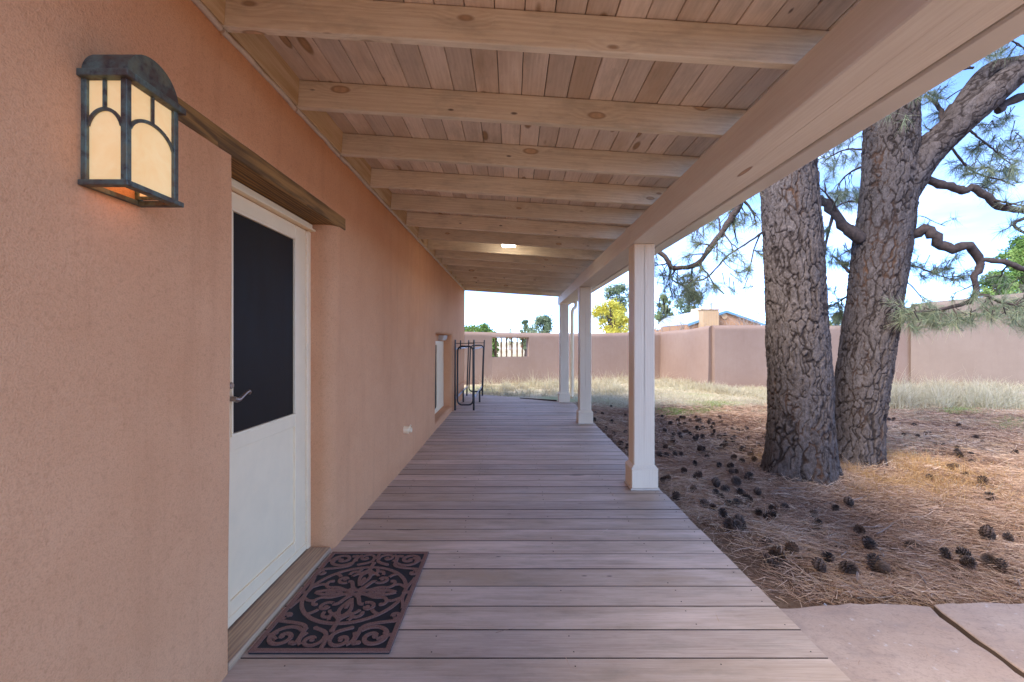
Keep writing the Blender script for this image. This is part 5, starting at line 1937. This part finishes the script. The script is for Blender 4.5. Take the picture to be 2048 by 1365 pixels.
A3 = base_litter(3.02, 4.75, .42, 5000)
A4 = base_litter(3.98, 5.3, .34, 3500)
cat_ = [np.concatenate(q_) for q_ in zip(A1, A2, A3, A4)]
me = strand_mesh('needle_litter', cat_[0], cat_[1], cat_[2], cat_[3], cat_[4], 3, cat_[5])
o = link('needle_litter', me, M['litter'])
tag(o, 'brown carpet of fallen pine needles round the trunks beside the deck', 'pine needles', kind='stuff')


def tufts(name, cx, cy, n_each, h, spread, w, mat, label, cat, lean=0.35, bendz=0.5, segs=3):
    cx, cy = np.asarray(cx), np.asarray(cy)
    idx = np.repeat(np.arange(len(cx)), n_each)
    n = len(idx)
    x = cx[idx] + RS.normal(0, spread, n)
    y = cy[idx] + RS.normal(0, spread, n)
    hs = RS.uniform(.45, 1.15, len(cx))[idx]
    tint = RS.rand(len(cx))[idx]
    z = ground_z(x, y) - 0.01
    a = RS.uniform(0, 2*PI, n)
    l_ = np.abs(RS.normal(0, lean, n))
    d = np.stack([np.cos(a) * np.sin(l_), np.sin(a) * np.sin(l_), np.cos(l_)], 1)
    bend = np.stack([np.cos(a) * l_ * .8, np.sin(a) * l_ * .8, -RS.uniform(0, bendz, n)], 1)
    L_ = RS.uniform(.5, 1.0, n) * h * hs
    me = strand_mesh(name, np.stack([x, y, z], 1), d, L_, RS.uniform(.7, 1.2, n) * w, bend, segs,
                     np.clip(0.55 * tint + 0.45 * RS.rand(n), 0, 1))
    o = link(name, me, M[mat])
    tag(o, label, cat, kind='stuff')
    return o


# tall bunch grass against the courtyard wall
def along(pts, n, back0, back1):
    xs_, ys_ = [], []
    for _ in range(n):
        i = random.randrange(len(pts) - 1)
        s = random.random()
        a, b_ = pts[i], pts[i+1]
        xs_.append(a[0] + (b_[0]-a[0]) * s)
        ys_.append(a[1] + (b_[1]-a[1]) * s - random.uniform(back0, back1))
    return np.array(xs_), np.array(ys_)


cx, cy = along([(-1.0, 14.8), A(1180, 16.2), A(1326, 17.0), A(1425, 13.9)], 330, 0.1, 3.6)
keep = (cy > 11.9)
tufts('bunch_grass', cx[keep], cy[keep], 42, 0.36, 0.09, 0.010, 'straw', 'pale dry bunch grass along the foot of the low courtyard wall', 'dry grass')
cx, cy = along([A(1425, 13.9), A(1535, 14.1), A(1700, 14.6), A(1820, 14.9)], 330, 0.1, 3.0)
tufts('bunch_grass', cx, cy, 40, 0.22, 0.10, 0.010, 'straw', 'dry straw grass below the adobe wall behind the pine trunks', 'dry grass')
cx = RS.uniform(7.6, 12.5, 210)
cy = RS.uniform(9.9, 12.2, 210) - 0.0
tufts('bunch_grass', cx, cy, 60, 0.62, 0.10, 0.010, 'straw', 'tall pale bunch grass right of the pines before the gravel', 'dry grass', lean=.3)
cx, cy = along([A(1830, 14.8), A(1950, 13.9), A(2048, 13.1), A(2300, 11.5)], 140, 0.1, 0.5)
tufts('bunch_grass', cx, cy, 40, 0.40, 0.10, 0.009, 'straw', 'thin strip of dry grass at the foot of the high right wall', 'dry grass')
cx, cy = along([(-1.0, 14.8), A(1180, 16.2), A(1326, 17.0), A(1425, 13.9)], 80, 0.15, 1.8)
k_ = (cy > 12.2) & (cx < 5.4)
tufts('wispy_grass', cx[k_], cy[k_], 46, 0.66, 0.05, 0.007, 'straw', 'taller wispy straw clumps standing out along the low wall', 'dry grass', lean=.42, bendz=.8)
cx = RS.uniform(7.4, 12.0, 40)
cy = RS.uniform(10.2, 12.0, 40)
tufts('wispy_grass', cx, cy, 60, 0.95, 0.06, 0.007, 'straw', 'tallest wispy straw clumps right of the right pine trunk', 'dry grass', lean=.38, bendz=.8)
# short straw over the middle ground
cx = RS.uniform(1.7, 13, 2600)
cy = RS.uniform(8.9, 13.5, 2600)
k_ = (cy > 9.1 + 1.5 * patch_noise(cx, cy, .8, 15)) & ~((cx > 9.6) & (cy > 12.0))
tufts('short_straw', cx[k_], cy[k_], 20, 0.15, 0.13, 0.008, 'straw', 'short pale dried lawn beyond the pine needles', 'dry grass', lean=.8)
cx = RS.uniform(4.4, 11, 2000)
cy = RS.uniform(4.0, 9.6, 2000)
k_ = patch_noise(cx, cy, .9, 25) > .36
tufts('short_straw', cx[k_], cy[k_], 14, 0.14, 0.10, 0.006, 'straw', 'thin dry grass blades among the needles right of the pines', 'dry grass', lean=.9)
# golden straw round the right trunk
a_ = RS.uniform(0, 2*PI, 300)
rr_ = RS.uniform(.33, 1.25, 300)
cx = 4.02 + rr_ * np.cos(a_)
cy = 5.0 + rr_ * np.sin(a_) * .8
k_ = ~((np.hypot(cx - 3.02, cy - 4.75) < .45) | (np.hypot(cx - 3.95, cy - 5.3) < .30))
tufts('golden_straw', cx[k_], cy[k_], 26, 0.26, 0.05, 0.0042, 'goldstraw', 'golden dry grass tufts at the foot of the right pine trunk', 'dry grass', lean=.7)
cx = RS.uniform(3.9, 6.5, 230)
cy = RS.uniform(3.4, 5.6, 230)
tufts('golden_straw', cx, cy, 16, 0.17, 0.07, 0.004, 'goldstraw', 'low golden grass among needles toward the right edge', 'dry grass', lean=.9)
# green patches
gx, gy = [], []
for (px, py, rx, ry) in ((1440, 808, 40, 8), (1345, 825, 30, 8), (2020, 845, 40, 9), (1930, 822, 30, 6), (1400, 822, 40, 6)):
    for _ in range(90):
        q = (random.gauss(0, .5), random.gauss(0, .5))
        yy_ = FPX * 1.46 / (py + q[1] * ry - 682.5)
        gx.append((px + q[0] * rx - 1024) / FPX * yy_)
        gy.append(yy_)
tufts('green_grass', gx, gy, 16, 0.10, 0.10, 0.008, 'greengrass', 'patches of fresh green grass in the straw beyond the needles', 'grass', lean=.6)
# field grass beyond the wall
cx = RS.uniform(-4, 9, 700)
cy = RS.uniform(18.5, 40, 700)
tufts('field_grass', cx, cy, 14, 0.55, 0.25, 0.02, 'straw', 'pale field grass seen through the wall opening', 'dry grass', segs=2)

# ------------------------------------------------------------------ pine cones


def cone_mesh(seed, closed=0.0):
    rnd = random.Random(seed)
    b = MB()
    H = 0.085
    # core
    core = [(0, 0, s * H) for s in np.linspace(0, 1, 6)]
    b.tube(core, [0.008, 0.015, 0.017, 0.014, 0.009, 0.003], 7)
    rows = 8
    g = 0
    for r in range(rows):
        s = r / (rows - 1)
        prof = math.sin(PI * (0.12 + 0.80 * s)) ** 0.8
        R = 0.040 * prof + 0.006
        cnt = 8 if r < 6 else 5
        for q in range(cnt):
            a = g * 2.399963
            g += 1
            z = H * (0.04 + 0.90 * s) + rnd.uniform(-.002, .002)
            up = 0.25 + 0.75 * s - closed * .3
            er = Vector((math.cos(a), math.sin(a), 0))
            et = Vector((-math.sin(a), math.cos(a), 0))
            c0 = er * 0.007 + Vector((0, 0, z))
            tip = er * R + Vector((0, 0, z + R * up * .55))
            w = 0.0095 * (0.6 + 0.5 * prof)
            th = Vector((0, 0, 0.0028))
            m1 = c0.lerp(tip, .72)
            bi = len(b.v)
            for v in (c0 - et*w*.35, c0 + et*w*.35, m1 + et*w, tip + et*w*.35 + th, tip - et*w*.35 + th, m1 - et*w,
                      m1 + et*w*.9 + th*1.6, m1 - et*w*.9 + th*1.6):
                b.v.append(tuple(v))
            b.f += [(bi, bi+1, bi+2, bi+5), (bi+5, bi+2, bi+3, bi+4), (bi, bi+7, bi+6, bi+1), (bi+7, bi+4, bi+3, bi+6),
                    (bi+1, bi+6, bi+2), (bi, bi+5, bi+7), (bi+2, bi+6, bi+3), (bi+5, bi+4, bi+7)]
    return b.mesh('pine_cone')


t = NT('cone_scales')
co = t.obj()
sz = t.n('SeparateXYZ', {0: co})
rad = t.n('VectorMath', {0: t.n('CombineXYZ', {0: sz.outputs[0], 1: sz.outputs[1], 2: 0.0}).outputs[0]}, operation='LENGTH').outputs['Value']
n = t.noise(co, 90, 3)
c = t.mix(t.rng(rad, 0.026, 0.040), S(30, 21, 17), S(112, 86, 68))
c = t.mix(t.rng(n, .3, .7, 0, .5), c, S(60, 44, 36))
rv = t.n('ObjectInfo').outputs['Random']
c = t.mix(t.math('MULTIPLY', rv, 0.3), c, S(110, 86, 70))
M['cone'] = t.done(c, 0.75)
cones = [cone_mesh(1), cone_mesh(2, .12), cone_mesh(3, -.3), cone_mesh(4, -.15)]
for m_ in cones: m_.materials.append(M['cone'])
cpx = []
for (x_, y_) in [(45,195),(70,250),(155,275),(230,190),(410,280),(65,345),(260,360),(270,500),(380,480),(825,310),(890,390),(870,465),(1080,325),(1110,395),
                 (1140,355),(1210,315),(1250,335),(1380,345),(1340,380),(1270,390),(1310,435),(1250,455),(1390,425),(1415,475),(1480,310),(1465,365),(1050,465),
                 (970,510),(1055,540),(1150,500),(1175,545),(1230,565),(1285,530),(945,575),(1530,512),(1650,450),(1700,460),(1740,460),(1800,555),(1620,585),
                 (1540,632),(1450,560),(1270,670),(835,640),(880,755),(985,770),(1760,675),(1835,670),(1790,735),(1935,645),(1600,790),(1690,820),(1460,875),
                 (1565,885),(1100,950),(875,1035),(1600,975),(1680,965),(1640,1080),(1510,1140),(1700,1210),(1420,1200),(980,1245),(1380,1340),(1660,1310),
                 (180,450),(330,610),(400,660)]:
    cpx.append((1180 + x_ / 5.689, 780 + y_ / 5.689))
for (x_, y_) in [(185,280),(240,275),(320,360),(520,350),(1105,330),(400,470),(575,490),(700,458),(755,455),(1395,505),(1500,565),(410,640),(800,620),(950,640),
                 (1140,675),(1135,740),(1180,775),(1340,865),(1010,955),(1090,920),(760,1075),(1200,1055),(1455,1160),(1560,1340),(1850,745),(1290,765)]:
    cpx.append((1750 + x_ / 6.826, 800 + y_ / 6.826))
for (x_, y_) in [(755,640),(850,670),(715,690),(745,730),(785,730),(660,650),(930,655),(890,790),(925,830),(975,835),(940,885),(1085,725),(1075,685),(1240,650),
                 (1205,885),(1305,785),(1340,890),(1365,905),(1460,810),(1635,855),(1730,855),(1810,875),(1820,785),(1775,750),(1895,775),(1165,655),(780,600),(830,625)]:
    cpx.append((1100 + x_ / 2.053, 700 + y_ / 2.053))
rcone = random.Random(5)
for _ in range(30):
    px_, py_ = rcone.uniform(1320, 1530), rcone.uniform(870, 1060)
    if (px_ - 1024) > (py_ - 682.5) * 1.04 + 10: cpx.append((px_, py_))
for _ in range(8):
    cpx.append((rcone.uniform(1560, 2040), rcone.uniform(1010, 1150)))
for _ in range(14):
    cpx.append((rcone.uniform(1340, 1500), rcone.uniform(835, 880)))
named = {
    (1205, 885): 'large open pine cone on the needles nearest the flagstones, left of the pair',
    (1365, 905): 'pine cone lying closest to the flagstone edge, right of the upright one',
    (1305, 785): 'wide pine cone below the foot of the right pine trunk',
    (1635, 855): 'round pine cone alone among needles near the lower right',
    (925, 830): 'pine cone touching its twin, nearest the deck edge at lower left of the needles',
}
inv = {}
for kx, v in named.items():
    inv[(1100 + kx[0] / 2.053, 700 + kx[1] / 2.053)] = v
for (px, py) in cpx:
    d = FPX * (EYE + 0.075) / (py - 682.5)
    x_ = (px - 1024) / FPX * d
    if x_ < 1.43: x_ = 1.45
    z_ = float(ground_z(np.array([x_]), np.array([d]))[0])
    o = link('pine_cone', random.choice(cones))
    sc = random.uniform(.72, 1.0) * (1.04 if py > 960 else 0.92)
    o.scale = (sc, sc, sc)
    tilt = random.choice([random.uniform(.9, 1.6), random.uniform(.0, .6)])
    o.rotation_euler = (tilt, random.uniform(-.3, .3), random.uniform(0, 6.28))
    o.location = (x_, d, z_ + (0.034 if tilt > .8 else 0.0) * sc + (0.022 if py > 900 else 0.012) - random.uniform(0.0, 0.012))
    o.scale = (sc * random.uniform(.85, 1.15), sc * random.uniform(.85, 1.15), sc * random.uniform(.8, 1.2))
    lab = inv.get((px, py))
    if lab is None:
        def near(ax, ay, r): return (px - ax) ** 2 + (py - ay) ** 2 < r * r
        if near(1775, 1170, 1): lab = ''
        elif px < 1262 and py < 900: lab = 'dark pine cone on needles in the gap between the middle and nearest posts'
        elif px < 1345 and py < 960 and py > 880: lab = 'dark pine cone on needles just right of the nearest post'
        elif 1345 <= px < 1430 and 830 < py < 905 and near(1390, 860, 32): lab = 'one of the clustered dark pine cones on needles halfway from nearest post to left trunk'
        elif px > 1480 and py < 920 and px < 1535: lab = 'dark pine cone on needles just left of the thick left trunk'
        elif 1950 < px and 1080 < py: lab = 'brown pine cone deep in needles near the right edge above the flagstones'
        elif px > 1900 and py < 905: lab = 'small far pine cone on thin needles before the grass at far right'
        elif px > 1760 and py < 880: lab = 'small far pine cone on thin needles just right of the right trunk'
        elif px > 1900: lab = 'pine cone among dry grass between the right trunk and the right edge'
        elif px > 1760:  lab = 'brown pine cone on the thin needles and dry grass right of the pine trunks'
        elif py < 905: lab = 'small dark pine cone scattered on the far needles left of the trunks'
        elif px < 1520: lab = 'open brown pine cone half sunk in needles between deck and left trunk'
        else: lab = 'open brown pine cone in the deep needles in front of the pine trunks'
    tag(o, lab, 'pine cone', 'fallen pine cones')

tb = MB()
for _ in range(170):
    yy_ = random.uniform(2.5, 8.5)
    xx_ = random.uniform(1.5, 1.5 + yy_ * 0.95)
    zz_ = float(ground_z(np.array([xx_]), np.array([yy_]))[0]) + random.uniform(.03, .06)
    a = random.uniform(0, 6.28)
    L_ = random.uniform(.08, .30)
    p0 = Vector((xx_, yy_, zz_))
    dv = Vector((math.cos(a), math.sin(a), random.uniform(-.05, .12)))
    pts = [p0 + dv * (L_ * s_) + Vector((random.uniform(-.008, .008), random.uniform(-.008, .008), random.uniform(-.004, .006))) for s_ in (0, .33, .66, 1)]
    if min(p.x for p in pts) > 1.4:
        tb.tube(pts, [.0035, .0035, .003, .0018], 5)
tag(tb.build('fallen_twigs', M['tan_twig']), 'thin fallen twigs lying among the brown pine needles', 'twigs', kind='stuff')

# bits of litter on flagstones and deck
o = MB().tube([P(1648, 1208, 2.49), P(1655, 1214, 2.475)], 0.006, 5).build('foil_scrap', M['grey_metal'])
o.location.z = 0.0
tag(o, 'tiny silvery scrap of foil on bare soil beside the flagstone', 'scrap')
bs, ds = [], []
for _ in range(70):
    if random.random() < .45:
        bs.append((random.uniform(1.45, 3.2), random.uniform(1.3, 2.36), -0.026))
    else:
        yy_ = random.uniform(1.6, 7.5)
        bs.append((random.uniform(-.5, 1.3), yy_, 0.004))
    a = random.uniform(0, 6.28)
    ds.append((math.cos(a), math.sin(a), 0.02))
n_ = len(bs)
me = strand_mesh('stray_needles', np.array(bs), np.array(ds), RS.uniform(.03, .11, n_), RS.uniform(.0018, .003, n_), RS.normal(0, .15, (n_, 3)) * np.array([1, 1, 0.0]), 3,
                 flat=np.tile(np.array([[0, 0, 1.0]]), (n_, 1)))
tag(link('stray_needles', me, M['litter']), 'a few stray pine needles on the flagstones and deck boards', 'pine needles', kind='stuff')
